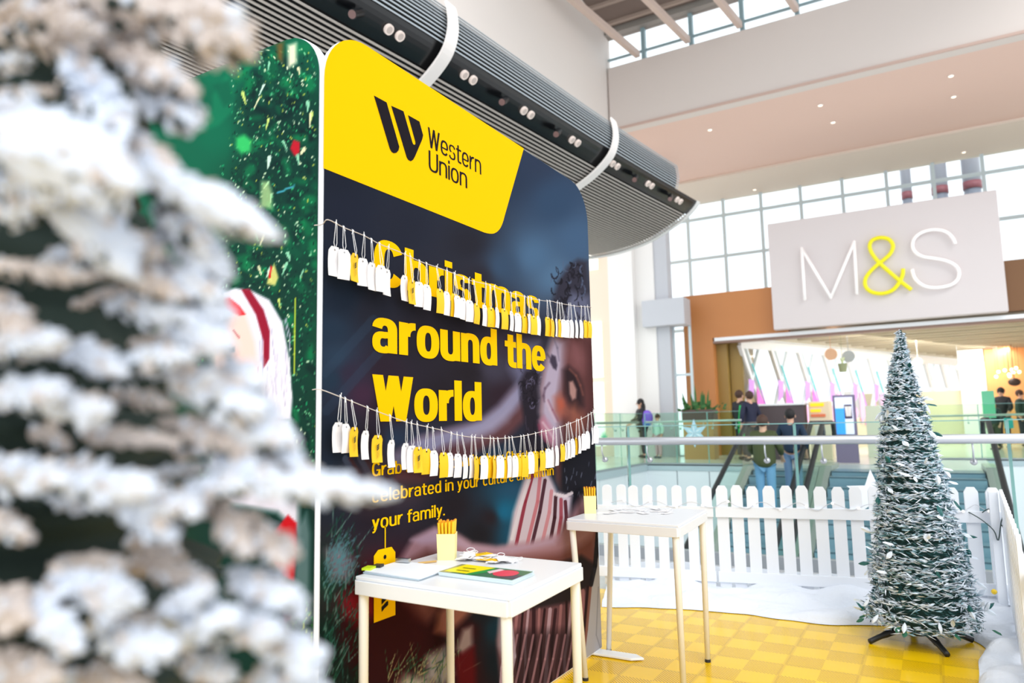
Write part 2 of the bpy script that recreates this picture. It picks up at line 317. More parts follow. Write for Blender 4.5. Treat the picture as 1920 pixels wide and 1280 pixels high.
for k, (_, o) in enumerate(sorted(BULBS, key=lambda t: t[0])): tag(o, 'small warm glowing bulb in the warm lit shop, %s from the left' % ['first','second','third','fourth','fifth','sixth','seventh','eighth','ninth'][k], 'pendant lamp', 'warm pendant bulbs')
p = at(1902, 716, 24); m = MB(); m.ball(p, .18, 16, 10, (1, .5, .75)); m.tube([p, (p[0], p[1], 3.6)], .012, 6)
tag(m.build('round_lamp', mat('black_shade', (52,36,30), .5), smooth=True), 'dark round hanging shade against the warm tan wall at far right', 'lamp')
def disc(name, x, y, dep, r, m_, label, cat='ceiling disc', up=3.6):
    p = at(x, y, dep); b = MB(); d = Vector(EYE)-V(p); d.z = 0; d.normalize(); b.tube([V(p)-d*.04, V(p)+d*.04], r, 20)
    b.tube([(p[0], p[1], p[2]+r*.9), (p[0], p[1], up)], .008, 5); tag(b.build(name, m_), label, cat)
disc('hanging_disc', 1558, 664, 19.6, .16, mat('disc_orange', (216,170,134), .6), 'orange round disc hanging in front of the zigzag window')
disc('hanging_disc', 1591, 668, 19.6, .16, mat('disc_grey', (168,172,172), .6), 'grey round disc hanging just right of the orange one')
disc('hanging_disc', 1721, 679, 22, .14, mat('disc_beige', (198,192,176), .6), 'beige round disc hanging right of the decorated tree top')
disc('hanging_disc', 1797, 689, 24, .1, mat('disc_grey', (168,172,172), .6), 'small grey disc hanging far back right of the tree')
p = at(1580, 688, 19.5); m = MB(); m.lathe([(.09, p[2]-.13), (.12, p[2]+.1)], (p[0], p[1], 0), 16); 
for k in range(7): a = k*.9; m.tube([(p[0], p[1], p[2]+.08), (p[0]+.06*math.cos(a), p[1]+.06*math.sin(a), p[2]+.26)], .012, 5, mi=1)
m.tube([(p[0], p[1], p[2]+.1), (p[0], p[1], 3.6)], .006, 5)
tag(m.build('hanging_planter', [mat('planter_olive', (150,156,120), .6), mat('pale_leaf', (212,220,170), .6)]), 'small olive hanging pot below the grey and orange discs', 'planter')
for k, (x, y) in enumerate(((-2.2, 23.5), (-.6, 27), (1.6, 31), (3.5, 35))):
    area('shop_strip_light', (x+1.2, y, 3.5), (x+.2, y+.5, 0), (5.5, .16), 110, (1, .96, .9))
# counters and display behind the far glass
def boxthing(name, x0, x1, y, dep, ztop, zb, depth, mt, label, cat, parts=()):
    a, b = at(x0, y, dep), at(x1, y, dep); m = MB(); m.box2((a[0], a[1], zb), (b[0], a[1]+depth, ztop)); r = m.build(name, mt, bevel=.01); tag(r, label, cat); return r, a, b
dkc = mat('counter_dark', (78,66,70), .5)
r_, a_, b_ = boxthing('serving_counter', 1407, 1516, 770, 18.4, 1.55, ZF, .5, dkc, 'long dark counter with pale top below the zigzag window', 'counter')
m = MB(); m.box2((a_[0]-.03, a_[1]-.03, 1.55), (b_[0]+.03, a_[1]+.53, 1.6)); m.build('worktop', white, r_)
r_, a_, b_ = boxthing('display_case', 1516, 1558, 770, 17.8, 1.62, ZF, .6, mat('case_cream', (232,214,184), .5), 'lit pastry case with yellow and orange shelves beside the dark counter', 'display case')
m = MB(); m.box2((a_[0]+.05, a_[1]-.03, 1.5), (b_[0]-.12, a_[1], 1.58)); m.box2((a_[0]+.05, a_[1]-.03, 1.36), (b_[0]-.2, a_[1], 1.43)); m.build('shelf', mat('case_yellow', (250,196,20), .4, emit=((255,190,30), .5)), r_)
m = MB(); m.box2((a_[0]+.05, a_[1]-.03, 1.24), (b_[0]-.1, a_[1], 1.31)); m.build('shelf', mat('case_orange', (226,120,80), .4), r_)
boxthing('till_stand', 1622, 1700, 770, 18.4, 1.5, ZF, .5, mat('stand_sage', (206,214,196), .5), 'sage coloured stand behind the decorated tree', 'stand')
# tall advertising screen
def q_(x, y): p = hit(x, y, 1, 17.9); return (p[0], p[2])
sc = empty('display_screen', (*hit(1585, 815, 1, 17.9)[:2], ZF), 'tall framed advertising screen in blue and purple behind the far glass', 'screen')
(x0, z1), (x1, z0) = q_(1560, 741), q_(1608, 822)
m = MB(); m.box2((x0, 17.9, ZF), (x1, 18.05, z1)); m.build('casing', mat('screen_grey', (122,112,140), .4), sc)
m = MB(); m.box2((x0+.05, 17.86, z0+.1), (x1-.05, 17.9, z1-.05)); m.box2((x0+.05, 17.85, z0+.1), (x0+.24, 17.87, z1-.3), mi=1); m.box2((x0+.24, 17.845, z0+.45), (x1-.07, 17.865, z1-.22), mi=2)
m.build('picture', [mat('scr_pale', (222,226,246), .3, emit=((222,226,246), .35)), mat('scr_blue', (60,150,240), .3, emit=((60,150,240), .5)), mat('scr_purple', (70,56,86), .3)], sc)
m = MB(); xa, xb, za, zb = x0+.27, x1-.09, z0+.5, z1-.26; dx = (xb-xa)/6
for i in range(6): m.bar((xa+dx*(i+.1), 17.84, zb if i % 2 == 0 else za), (xa+dx*(i+.9), 17.84, za if i % 2 == 0 else zb), .03, .02, up=(0,1,0))
m.build('lettering', lw, sc)
# potted plant in front of the orange portal
pp = hit(1312, 800, 2, ZF+.0); c = at(1312, 775, 19.2); pl = empty('potted_plant', (c[0], c[1], ZF), 'dark trough of spiky green plants in front of the orange wall', 'plant')
m = MB(); m.box2((c[0]-.42, c[1]-.25, 1.22), (c[0]+.42, c[1]+.25, 1.5)); m.build('planter', mat('planter_brown', (88,70,66), .6), pl, bevel=.02); m = MB(); m.box2((c[0]-.4, c[1]-.22, ZF), (c[0]+.4, c[1]+.22, 1.22)); m.build('plinth', mat('plinth_tan', (188,140,92), .5), pl)
m = MB()
for i in range(16):
    a = random.uniform(-.38, .38); h = random.uniform(.25, .85)*(1-abs(a)*.9); b = random.uniform(-.15, .15); w = .03
    m.add([(c[0]+a-w, c[1]+b, 1.5), (c[0]+a+w, c[1]+b, 1.5), (c[0]+a*1.15+w*.9, c[1]+b, 1.5+h*.6), (c[0]+a*1.3, c[1]+b, 1.5+h), (c[0]+a*1.15-w*.9, c[1]+b, 1.5+h*.6)], [(0,1,2,3,4)])
for i in range(60):
    p = Vector((c[0]+random.uniform(-.5, .65), c[1]+random.uniform(-.3, .25), 1.5+random.uniform(-.08, .16))); d = Vector((random.uniform(-1,1), random.uniform(-1,1), random.uniform(-.2,1)))*.12; s_ = d.orthogonal()*.35
    m.add([p, p+d*.5+s_, p+d, p+d*.5-s_], [(0,1,2,3)])
m.build('leaves', mat('plant_green', (52,104,50), .6), pl)
# ------------------------------------------------------------------ glass balustrades
gl_g = glass('balustrade_glass', (.82, .95, .88), .08, .12); gl_e = mat('glass_edge', (132,176,172), .2); steel = mat('brushed_steel', (206,208,214), .28, metal=.6)
def balustrade(name, a, b, n, z0, z1, zr, label, gm, rr=.035, rail_off=(0,-.1), shoe=.1, disc_r=.024):
    root = empty(name, (*((Vector(a)+Vector(b))/2), z0), label, 'balustrade'); a, b = Vector((*a, 0)), Vector((*b, 0)); d = b-a; L = d.length; d.normalize()
    for i in range(n):
        p, q = a+d*(L*i/n+.008), a+d*(L*(i+1)/n-.008); m = MB(); m.bar((p.x, p.y, (z0+z1)/2), (q.x, q.y, (z0+z1)/2), .02, z1-z0); o = m.build('glass_panel', gm, root)
        e = MB(); e.bar((p.x, p.y, z1+.004), (q.x, q.y, z1+.004), .022, .008); e.bar((p.x, p.y, z0), (p.x, p.y, z1), .005, .022, up=d); e.build('edge', gl_e, o)
    ro = Vector((*rail_off, 0)); m = MB(); m.tube([a+ro+Vector((0,0,zr)), b+ro+Vector((0,0,zr))], rr, 16); m.build('handrail', steel, root, smooth=True)
    for i in range(n):
        for f in (.15, .85):
            p = a+d*(L*(i+f)/n); m = MB(); m.tube([p+ro*.15+Vector((0,0,zr-.17)), p+ro*.5+Vector((0,0,zr-.17))], disc_r, 14); m.tube([p+ro*.5+Vector((0,0,zr-.17)), p+ro+Vector((0,0,zr-.1)), p+ro+Vector((0,0,zr-.02))], .007, 6)
            m.build('bracket', steel, root, smooth=True)
    m = MB(); m.bar((a.x, a.y, z0+shoe/2-.02), (b.x, b.y, z0+shoe/2-.02), .09, shoe); m.build('base_rail', mat('shoe_grey', (150,156,162), .4), root)
    return root
balustrade('glass_balustrade', (-8.31, 6.36), (4.83, 6.36), 9, 0, 1.16, 1.03, 'near glass balustrade with thick steel handrail behind the picket fence', glass('near_glass', (.93, .975, .965), .08))
balustrade('glass_balustrade', (-6.0, 16.6), (-3.75, 16.6), 3, ZF, ZF+1.2, ZF+1.0, 'far green glass balustrade with thin rail left of the escalators', gl_g, .025, (0, .1), .06)
balustrade('glass_balustrade', (-6.02, 6.6), (-6.02, 16.5), 7, ZF, ZF+1.2, ZF+1.0, 'side glass balustrade running back along the left gallery', gl_g, .025, (-.1, 0), .06)
balustrade('glass_balustrade', (-.4, 19.6), (6, 19.6), 5, ZF, ZF+1.25, ZF+1.0, 'far glass balustrade right of the decorated tree', gl_g, .025, (0, .1), .06)
# ------------------------------------------------------------------ escalators
def escalator(xc, Y1, label, green=True):
    root = empty('escalator', (xc, Y1, ZF), label, 'escalator', 'escalators rising to the far landing'); t = .40; w = .5
    prof = lambda y: ZF-max(0, (Y1-y)-.6)*t-(0 if y > Y1-.6 else .0)
    Y0 = Y1-10; st = MB(); n = int(10/.4)
    for i in range(n):
        y = Y1-i*.4; z = prof(y); st.box2((xc-w, y-.4, z-.35), (xc+w, y, z)); st.box2((xc-w, y-.402, z-.02), (xc+w, y-.38, z+.002), mi=1)
    st.build('steps', [mat('step_blue_grey', (122,152,170), .4), mat('step_edge', (66,92,108), .4)], root)
    ys = [Y1+.7, Y1, Y1-.6]+[Y1-.6-k for k in range(1, 10)]
    for sx in (-1, 1):
        x = xc+sx*(w+.12); g = MB()
        for a, b in zip(ys, ys[1:]):
            g.add([(x, a, prof(a)+.08), (x, b, prof(b)+.08), (x, b, prof(b)+.86), (x, a, prof(a)+.86)], [(0,1,2,3)])
        g.build('glass_side', gl_g, root)
        h = MB(); path = [(x, Y1+1.0, ZF+.5), (x, Y1+1.12, ZF+.7), (x, Y1+1.0, ZF+.9)]+[(x, y, prof(y)+.92) for y in ys]; h.tube(path, .045, 8); h.build('handrail', mat('rubber_black', (28,32,38), .5), root, smooth=True)
        k = MB()
        for a, b in zip(ys, ys[1:]): k.bar((x, a, prof(a)-.02), (x, b, prof(b)-.02), .2, .22)
        k.build('skirt', mat('skirt_steel', (176,186,184), .3, metal=.5), root)
    return root
e1 = hit(1425, 960, 2, -.44)
escalator(-2.7, 15.8, 'escalator carrying two people up to the far landing')
escalator(-1.25, 15.8, 'empty escalator with blue grey steps left of the decorated tree')
escalator(.2, 15.8, 'empty escalator partly hidden behind the decorated tree')
m = MB(); m.box2((-3.55, 15.85, -.6), (.95, 19.65, ZF-.005)); struct('floor', m, mat('landing_plate', (196,206,210), .3))
# ------------------------------------------------------------------ big beam, soffit, roof, clerestory
beamw = mat('beam_plaster', (224,214,208), .7); pink_bounce = mat('soffit_bounce_pink', (232,200,186), .7); roofm = mat('roof_taupe', (128,112,104), .7)  # pink bounce light from the floor is put into the soffit colour
m = MB(); m.box2((-6.95, 17.5, 9.0), (12, 17.8, 10.8)); m.box2((-6.95, 17.45, 9.0), (12, 17.5, 9.06), mi=1); struct('wall_beam', m, [beamw, mat('beam_line', (206,178,166), .7)])
m = MB(); m.box2((-9.5, 17.8, 9.0), (12, 25.2, 9.25)); struct('ceiling', m, pink_bounce)
m = MB(); m.box2((-9.5, 22.6, 8.93), (12, 25.2, 9.0)); struct('trim_7', m, mat('soffit_cream', (228,214,200), .7))
m = MB(); m.box2((-7.3, -4, 7.2), (-7.0, 17.8, 14.5)); struct('wall_gallery', m, mat('gallery_plaster', (240,232,226), .7))
spot = mat('downlight_glow', (255,240,220), .4, emit=((255,240,215), 1.5)); rim = mat('downlight_rim', (240,230,224), .5)
for i, (x, y) in enumerate(((1331,243),(1538,197),(1562,229),(1783,142),(1788,181),(1807,285),(1415,355))):
    z = 8.92 if i > 4 else 8.99; p = hit(x, y, 2, z); r = MB(); r.lathe([(.07, z-.015), (.07, z+.005)], (p[0], p[1], 0), 16); o = r.build('downlight', rim)
    tag(o, 'tiny recessed downlight in the pink soffit, %s of seven from the left' % ['first','third','fourth','fifth','sixth','seventh','second'][i], 'downlight', 'downlights in the pink soffit')
    b = MB(); b.lathe([(.04, z-.022), (.05, z-.015)], (p[0], p[1], 0), 12); b.build('lamp', spot, o)
# clerestory windows
m = MB()
for k in range(12):
    x = -7.0+1.29*k+1.05-.02; m.box2((x-.05, 17.6, 10.8), (x+.05, 17.75, 11.75))
for z in (10.84, 11.1, 11.75): m.box2((-7, 17.63, z-.02), (12, 17.7, z+.03))
f_ = struct('window_5', m, mat('clerestory_frame', (150,178,186), .4)); g = MB(); g.box2((-7, 17.66, 10.8), (12, 17.68, 11.75)); g.build('pane', paneg, f_)
# taupe slatted roof sloping over the void
def rp(y, off=0): return 11.85+(17.9-y)*.10+off
m = MB()
m.add([(-7, 17.9, rp(17.9)), (-7, 8, rp(8)), (4, 8, rp(8)), (4, 17.9, rp(17.9)), (-7, 17.9, rp(17.9, .2)), (-7, 8, rp(8, .2)), (4, 8, rp(8, .2)), (4, 17.9, rp(17.9, .2))], [(0,1,2,3), (7,6,5,4), (0,4,5,1), (1,5,6,2), (2,6,7,3), (3,7,4,0)])
for y in [17.2, 16.4, 15.5]+[14.6-.22*k for k in range(22)]:
    m.bar((-7, y, rp(y, -.03)), (4, y, rp(y, -.03)), .1, .1, mi=1)
m.bar((-7, 17.6, rp(17.6, -.05)), (4, 17.6, rp(17.6, -.05)), .35, .2, mi=2)
struct('ceiling', m, [roofm, mat('roof_slat', (176,158,146), .6), mat('gutter_grey', (150,146,140), .5)])
for k, x in enumerate((-6.09, -4.73, -3.42, -2.1)):
    m = MB(); m.bar((x, 17.5, 10.95), (x-.123*9.5, 8, 10.95), .13, .16); struct('trim_%d' % (8+k), m, mat('roof_beam', (222,200,188), .6))
# ------------------------------------------------------------------ curved slatted bulkhead: a barrel shaped shell running back along the gallery
XY = [(-3,-5.05),(2,-4.56),(4.72,-4.29),(5.33,-4.22),(6.5,-4.11),(7.7,-4.0),(8.9,-3.89),(10.07,-3.77),(11.26,-3.63),(12.4,-3.48),(13.05,-3.40)]
xref = lambda y: float(np.interp(y, [p[0] for p in XY], [p[1] for p in XY]))
PRF = [Vector((u, z, 0)) for u, z in [(-.02,5.66),(.0,5.6),(.015,5.4),(-.04,5.21),(-.16,5.07),(-.35,4.93),(-.56,4.82),(-.9,4.66),(-1.3,4.55),(-1.8,4.48),(-2.4,4.47),(-3.2,4.50),(-4.4,4.6)]]
PRF = smooth_path(PRF, 8); CUM = [0]
for a, b in zip(PRF, PRF[1:]): CUM.append(CUM[-1]+(b-a).length)
def prf(s): return float(np.interp(s, CUM, [p.x for p in PRF])), float(np.interp(s, CUM, [p.y for p in PRF]))
def prn(s):
    a, b = prf(s-.01), prf(s+.01); t = Vector((b[0]-a[0], 0, b[1]-a[1])).normalized(); return Vector((-t.z, 0, t.x)) if Vector((-t.z, 0, t.x)).dot(Vector((1, 0, -1))) > 0 else Vector((t.z, 0, -t.x))
YS = [-3, 0, 2, 3.5, 4.7, 5.6, 6.5, 7.3, 8.1, 8.9, 9.7, 10.5, 11.3, 12.0, 12.5, 12.9]
def along(s, y1, off=0):
    u, z = prf(s); n = prn(s)*off; return [Vector((xref(y)+u+n.x, y, z+n.z)) for y in YS if y < y1-.05]+[Vector((xref(y1)+u+n.x, y1, z+n.z))]
slat = mat('slat_beige', (186,178,170), .45); chan = mat('channel_black', (10,12,15), .22); slat_u = mat('slat_upper', (176,184,190), .35, metal=.2); voidm = mat('void_black', (8,8,9), .9)
S_UP0, S_UP1, S_CH1, S_LO1 = .0, .44, .76, 3.1; YN = 12.9
def sheet(s0, s1, y1, off, ns=14):
    m = MB(); rows = [along(s0+(s1-s0)*i/ns, y1, off) for i in range(ns+1)]; n = len(rows[0])
    m.add([p for r in rows for p in r], [(i*n+j, i*n+j+1, (i+1)*n+j+1, (i+1)*n+j) for i in range(ns) for j in range(n-1)]); return m
root = struct('ceiling_bulkhead', sheet(S_CH1, S_LO1+.02, YN-.02, -.05), voidm)
sheet(S_UP0, S_UP1, 12.0, -.045, 6).build('upper_void', voidm, root)
def slats(name, s0, s1, pitch, w, h, y1, mt):
    m = MB(); s = s0
    while s < s1:
        pa = along(s, y1); n = prn(s)
        for a, b in zip(pa, pa[1:]): m.bar(a, b, w, h, up=n)
        s += pitch
    return m.build(name, mt, root)
slats('upper_slats', .02, S_UP1, .041, .0145, .010, 12.0, slat_u)
slats('slats', S_CH1+.03, 2.75, .052, .021, .012, YN, slat)
sheet(S_UP1+.005, S_CH1, YN+.1, -.02, 6).build('channel', chan, root)
sheet(2.78, 3.9, YN, 0, 6).build('flat_edge', mat('edge_plate', (150,150,144), .5), root)
m = MB(); pa = along(2.8, YN-.4, .02)
for a, b in zip(pa, pa[1:]): m.bar(a, b, .05, .03)
m.build('light_line', mat('light_line', (255,220,196), .4, emit=((255,214,190), 1.2)), root)
m = MB(); P_ = [Vector((xref(YN)+prf(s)[0], YN+.02, prf(s)[1])) for s in np.linspace(S_UP1, 3.9, 50)]
for a, b in zip(P_, P_[1:]): m.bar(a, b, .05, .07, up=(0,1,0))
m.build('edge_trim', mat('edge_white', (232,232,230), .5), root)
for k, y in enumerate((5.95, 9.65)):
    m = MB(); SS = np.linspace(-.02, 1.9, 40); 
    P_ = [(Vector((xref(y)+prf(s)[0], y, prf(s)[1])), prn(max(s, .01))) for s in SS]; vs = []
    for p, n in P_:
        for w, o in ((-.085, .035), (.085, .035), (.085, .065), (-.085, .065)): vs.append(p+n*o+Vector((0, w, 0)))
    n_ = len(P_); m.add(vs, [(i*4+j, i*4+(j+1) % 4, (i+1)*4+(j+1) % 4, (i+1)*4+j) for i in range(n_-1) for j in range(4)]+[(3,2,1,0), ((n_-1)*4, (n_-1)*4+1, (n_-1)*4+2, (n_-1)*4+3)])
    tag(m.build('trim_%d' % (12+k), mat('hoop_white', (240,234,230), .5)), kind='structure')
lampw = mat('lamp_white', (226,212,204), .4, emit=((255,232,220), .18))
SC_ = (S_UP1+S_CH1)/2; nc = prn(SC_); uc, zc = prf(SC_)
def on_channel(x, y):     # nearest place on the channel that shows at this pixel
    best = min(np.linspace(3, 13, 1001), key=lambda yy: abs(proj(np.array([xref(yy)+uc, yy, zc]))[0]-x)); return Vector((xref(best)+uc, best, zc))
tw = [740, 879, 989, 1078, 1154, 1219, 1273]
nm = ['first', 'second', 'third', 'fourth', 'fifth', 'sixth', 'farthest']
for k, x in enumerate(tw):
    c = on_channel(x, 0); r = empty('twin_downlight', c, 'pair of round white lamps in the black channel, %s pair from the left' % nm[k], 'ceiling lamp', 'twin lamps in the black channel'); t = Vector((.09, 1, 0)).normalized()
    for s in (-1, 1):
        q = c+t*(.078*s); m = MB(); m.tube([q-nc*.02, q+nc*.012], .052, 24); o = m.build('lamp', lampw, r)
        b = MB(); b.tube([q+nc*.012, q+nc*.015], .036, 20); b.build('lens', mat('lens_warm', (206,190,182), .4), o)
for k, x in enumerate((664, 940, 1040, 1186, 1252)):
    c = on_channel(x, 0); r = empty('track_spotlight', c, 'black spotlight hanging from the black channel, %s of five from left' % nm[k], 'spotlight', 'spotlights in the black channel')
    m = MB(); m.tube([c-nc*.02, c+nc*.06], .016, 8); m.tube([c+nc*.05+Vector((0,.05,.02)), c+nc*.09+Vector((0,-.09,-.05))], .045, 16); m.build('housing', chan, r)
    m = MB(); e = c+nc*.09+Vector((0,-.09,-.05)); m.tube([e, e+Vector((.002,-.006,-.004))], .038, 16); m.build('lens', mat('lens_pink', (120,92,88), .2), r)
# ------------------------------------------------------------------ display panels (fabric over a frame)
PX, PY0, PY1, PH = -1.612, 1.607, 3.665, 2.525        # navy panel: plane x = PX, from PY0 to PY1
yel = mat('print_yellow', (240,187,0), .8, spec=.05); blk = mat('print_black', (26,21,28), .8, spec=.1)
def grid_print(name, frame, W_, H_, R_, step, colour, m_, parent, ink_scale=.6):
    """dense sheet with rounded top corners; frame(u array, v array) -> world points; colour(px, py, u, v) -> rgb 0..255"""
    nu, nv = int(W_/step), int(H_/step); v = np.linspace(0, H_, nv+1); t = np.linspace(0, 1, nu+1)
    ins = np.where(v > H_-R_, R_-np.sqrt(np.clip(R_**2-(v-(H_-R_))**2, 0, None)), 0)
    u = ins[:, None]+(W_-2*ins[:, None])*t[None, :]; vv = np.repeat(v[:, None], nu+1, 1)
    P = frame(u.ravel(), vv.ravel()); px = proj(P)
    c = colour(px[:, 0], px[:, 1], u.ravel(), vv.ravel())/255.0; c = np.clip(c, 0, 1); c = np.where(c <= .04045, c/12.92, ((c+.055)/1.055)**2.4)*ink_scale
    idx = np.arange((nu+1)*(nv+1)).reshape(nv+1, nu+1); q = np.stack([idx[:-1,:-1], idx[:-1,1:], idx[1:,1:], idx[1:,:-1]], -1).reshape(-1, 4)
    me = bpy.data.meshes.new(name); me.vertices.add(len(P)); me.vertices.foreach_set('co', P.ravel()); me.loops.add(q.size); me.loops.foreach_set('vertex_index', q.ravel())
    me.polygons.add(len(q)); me.polygons.foreach_set('loop_start', np.arange(0, q.size, 4)); me.update(calc_edges=True); me.validate()
    a = me.color_attributes.new('print', 'FLOAT_COLOR', 'POINT'); a.data.foreach_set('color', np.concatenate([c, np.ones((len(c), 1))], 1).astype(np.float32).ravel())
    me.materials.append(m_); o = bpy.data.objects.new(name, me); COL.objects.link(o); o.parent = parent; me.transform(PM(parent).inverted()); return o
class Paint:
    def __init__(s, x, y): s.x, s.y = x, y; s.c = np.zeros((len(x), 3))
    def base(s, pts, pw=3.0):
        w = np.zeros(len(s.x)); c = np.zeros((len(s.x), 3))
        for x, y, r, g, b in pts:
            k = 1/(((s.x-x)**2+(s.y-y)**2)+60)**(pw/2); w += k; c += k[:, None]*np.array([r, g, b])
        s.c = c/w[:, None]
    def poly(s, pts, rgb, soft=4, al=1.0):
        if soft >= 6: soft *= 1.5
        P = np.array(pts, float); x0, y0 = P.min(0)-soft; x1, y1 = P.max(0)+soft
        k = np.nonzero((s.x > x0)&(s.x < x1)&(s.y > y0)&(s.y < y1))[0]
        if len(k) == 0: return
        X, Y = s.x[k], s.y[k]; d2 = np.full(len(k), 1e9); ins = np.zeros(len(k), bool)
        for (ax, ay), (bx, by) in zip(P, np.roll(P, -1, 0)):
            ex, ey = bx-ax, by-ay; t = np.clip(((X-ax)*ex+(Y-ay)*ey)/(ex*ex+ey*ey+1e-9), 0, 1); d2 = np.minimum(d2, (X-ax-t*ex)**2+(Y-ay-t*ey)**2)
            cr = (ay > Y) != (by > Y); ins ^= cr&(X < ex*(Y-ay)/(ey+1e-12)+ax)
        d = np.sqrt(d2)*np.where(ins, 1, -1); a = (np.clip(.5+d/soft, 0, 1)*al)[:, None]; s.c[k] = s.c[k]*(1-a)+a*np.array(rgb)
    def line(s, pts, w, rgb, al=1.0, w2=None, so=1.0):
        w2 = w if w2 is None else w2; n = len(pts)-1
        for i, (a, b) in enumerate(zip(pts, pts[1:])):
            x0, x1 = min(a[0], b[0])-w-2, max(a[0], b[0])+w+2; y0, y1 = min(a[1], b[1])-w-2, max(a[1], b[1])+w+2
            k = np.nonzero((s.x > x0)&(s.x < x1)&(s.y > y0)&(s.y < y1))[0]
            if len(k) == 0: continue
            X, Y = s.x[k], s.y[k]; ex, ey = b[0]-a[0], b[1]-a[1]; t = np.clip(((X-a[0])*ex+(Y-a[1])*ey)/(ex*ex+ey*ey+1e-9), 0, 1)
            d = np.hypot(X-a[0]-t*ex, Y-a[1]-t*ey); ww = w+(w2-w)*(i+t)/n; q = (np.clip((ww/2+so/2-d)/so, 0, 1)*al)[:, None]; s.c[k] = s.c[k]*(1-q)+q*np.array(rgb)
def navy_print(x, y, u, v):
    p = Paint(x, y); rg = random.Random(3)
    p.base([(640,400,36,42,60),(640,330,34,40,56),(760,420,40,44,60),(880,455,42,42,54),(960,330,47,62,88),(1000,300,50,64,90),(1040,380,55,80,112),(1080,450,74,104,140),(1000,480,84,118,155),(1040,520,90,124,160),(940,500,62,86,116),(900,520,48,46,58),(885,560,44,38,46),
      (640,560,30,42,60),(700,580,40,42,56),(620,620,40,58,80),(850,620,38,34,44),(780,640,42,38,48),(630,670,48,68,92),(620,710,40,60,82),(655,700,56,50,72),(680,740,72,46,70),(720,690,50,38,52),(720,760,50,34,46),(880,700,40,34,42),(960,650,62,50,66),(925,690,70,66,84),(940,745,52,36,48),(830,745,40,34,42),
      (625,800,36,46,62),(640,860,38,50,70),(700,830,44,30,40),(740,830,46,64,90),(790,850,54,60,86),(760,900,66,50,58),(720,900,58,60,78),(850,950,36,30,38),(900,1000,30,28,36),(920,970,40,30,38),(640,930,30,40,54),(700,960,40,30,40),(1000,870,44,36,46),(955,900,40,90,126),(945,960,24,110,150),(960,1000,24,80,110),
      (670,1110,70,18,28),(760,1150,46,14,22),(720,1100,120,24,36),(700,1200,30,14,18),(850,1100,45,20,24),(800,1200,50,12,18),(880,1180,50,14,20),(900,1150,24,28,36),(930,1180,16,50,64),(940,1240,16,30,40),(870,1250,60,14,20),(1010,1250,40,20,28),(1080,560,70,74,90),(1100,600,60,56,66),(1100,1100,120,90,90),(620,1080,24,60,50),(610,1200,10,40,34),(700,1270,20,40,32)])
    # blue folds, finger shapes at left
    for a, b in (((612,770),(720,650)), ((608,700),(700,600))): p.line([a, b], 18, (56,78,104), .35)
    for k, (a, b) in enumerate((((648,860),(676,905)), ((676,858),(700,900)), ((705,872),(722,905)))): p.line([a, b], 13, (96,110,140), .7); p.line([(a[0]+9, a[1]), (b[0]+9, b[1])], 7, (84,44,44), .8)
    p.poly([(640,880),(700,850),(770,840),(800,870),(770,930),(700,960),(640,950)], (78,60,66), 30, .6)
    # raised arm
    p.poly([(990,705),(1005,730),(985,785),(950,822),(905,842),(850,880),(790,905),(740,900),(740,850),(790,818),(850,802),(900,790),(935,765),(965,728)], (104,66,72), 10)
    p.poly([(985,705),(1000,725),(965,770),(925,806),(880,822),(830,838),(780,868),(735,880),(738,850),(790,818),(850,802),(900,788),(935,760),(962,728)], (156,154,190), 12, .95)
    p.poly([(880,808),(940,770),(965,745),(950,790),(905,822),(870,832)], (176,168,198), 14, .6)
    # shoulder patch behind "the"
    p.poly([(962,640),(1010,640),(1005,700),(970,720),(955,690)], (120,120,154), 14, .8)
    # hair
    p.poly([(974,716),(985,695),(1008,690),(1022,720),(1018,790),(1014,840),(1030,870),(1000,884),(975,860),(985,800),(976,750)], (42,36,48), 7)
    for k in range(46):
        a = rg.uniform(975,1016); b = rg.uniform(688,760); r = rg.uniform(2,6); t = rg.uniform(0,6); arc_ = [(a+r*math.cos(t+q), b+r*1.4*math.sin(t+q)) for q in (0,.7,1.4,2.1,2.8)]
        p.line(arc_, rg.uniform(1,2.2), rg.choice([(24,20,30),(24,20,30),(120,114,146),(70,62,82)]), .75)
    for k in range(18): a = rg.uniform(985,1020); b = rg.uniform(770,850); p.line([(a,b),(a+rg.uniform(-4,4),b+14),(a+rg.uniform(-6,6),b+26)], 1.6, rg.choice([(28,24,34),(78,70,90)]), .6)
    p.poly([(1036,566),(1046,526),(1064,500),(1084,486),(1102,490),(1106,560),(1108,640),(1060,650),(1042,612)], (56,54,70), 8)
    p.poly([(1058,572),(1072,548),(1106,556),(1108,600),(1080,610),(1056,600)], (118,122,152), 12, .85)
    for k in range(60):
        a = rg.uniform(1038,1102); b = rg.uniform(494,592); r = rg.uniform(3,8); t = rg.uniform(0,6); arc_ = [(a+r*math.cos(t+q), b+r*1.6*math.sin(t+q)) for q in (0,.6,1.2,1.8,2.4)]
        p.line(arc_, rg.uniform(1.5,4), rg.choice([(30,28,40),(30,28,40),(22,20,30),(96,108,138)]), .6)
    # face
    p.poly([(1036,632),(1026,665),(1018,700),(1013,728),(1015,745),(1012,770),(1014,800),(1024,826),(1040,858),(1062,872),(1088,850),(1110,800),(1120,700),(1118,632)], (106,62,62), 5)
    p.poly([(1036,632),(1026,665),(1018,700),(1013,728),(1015,745),(1013,772),(1022,806),(1036,836),(1050,846),(1050,800),(1046,770),(1048,740),(1054,700),(1062,640)], (198,182,206), 12)
    p.poly([(1058,634),(1092,634),(1100,672),(1092,696),(1074,690),(1062,668)], (150,96,100), 20, .8); p.poly([(1100,640),(1118,640),(1120,800),(1106,790)], (84,46,48), 10, .8)
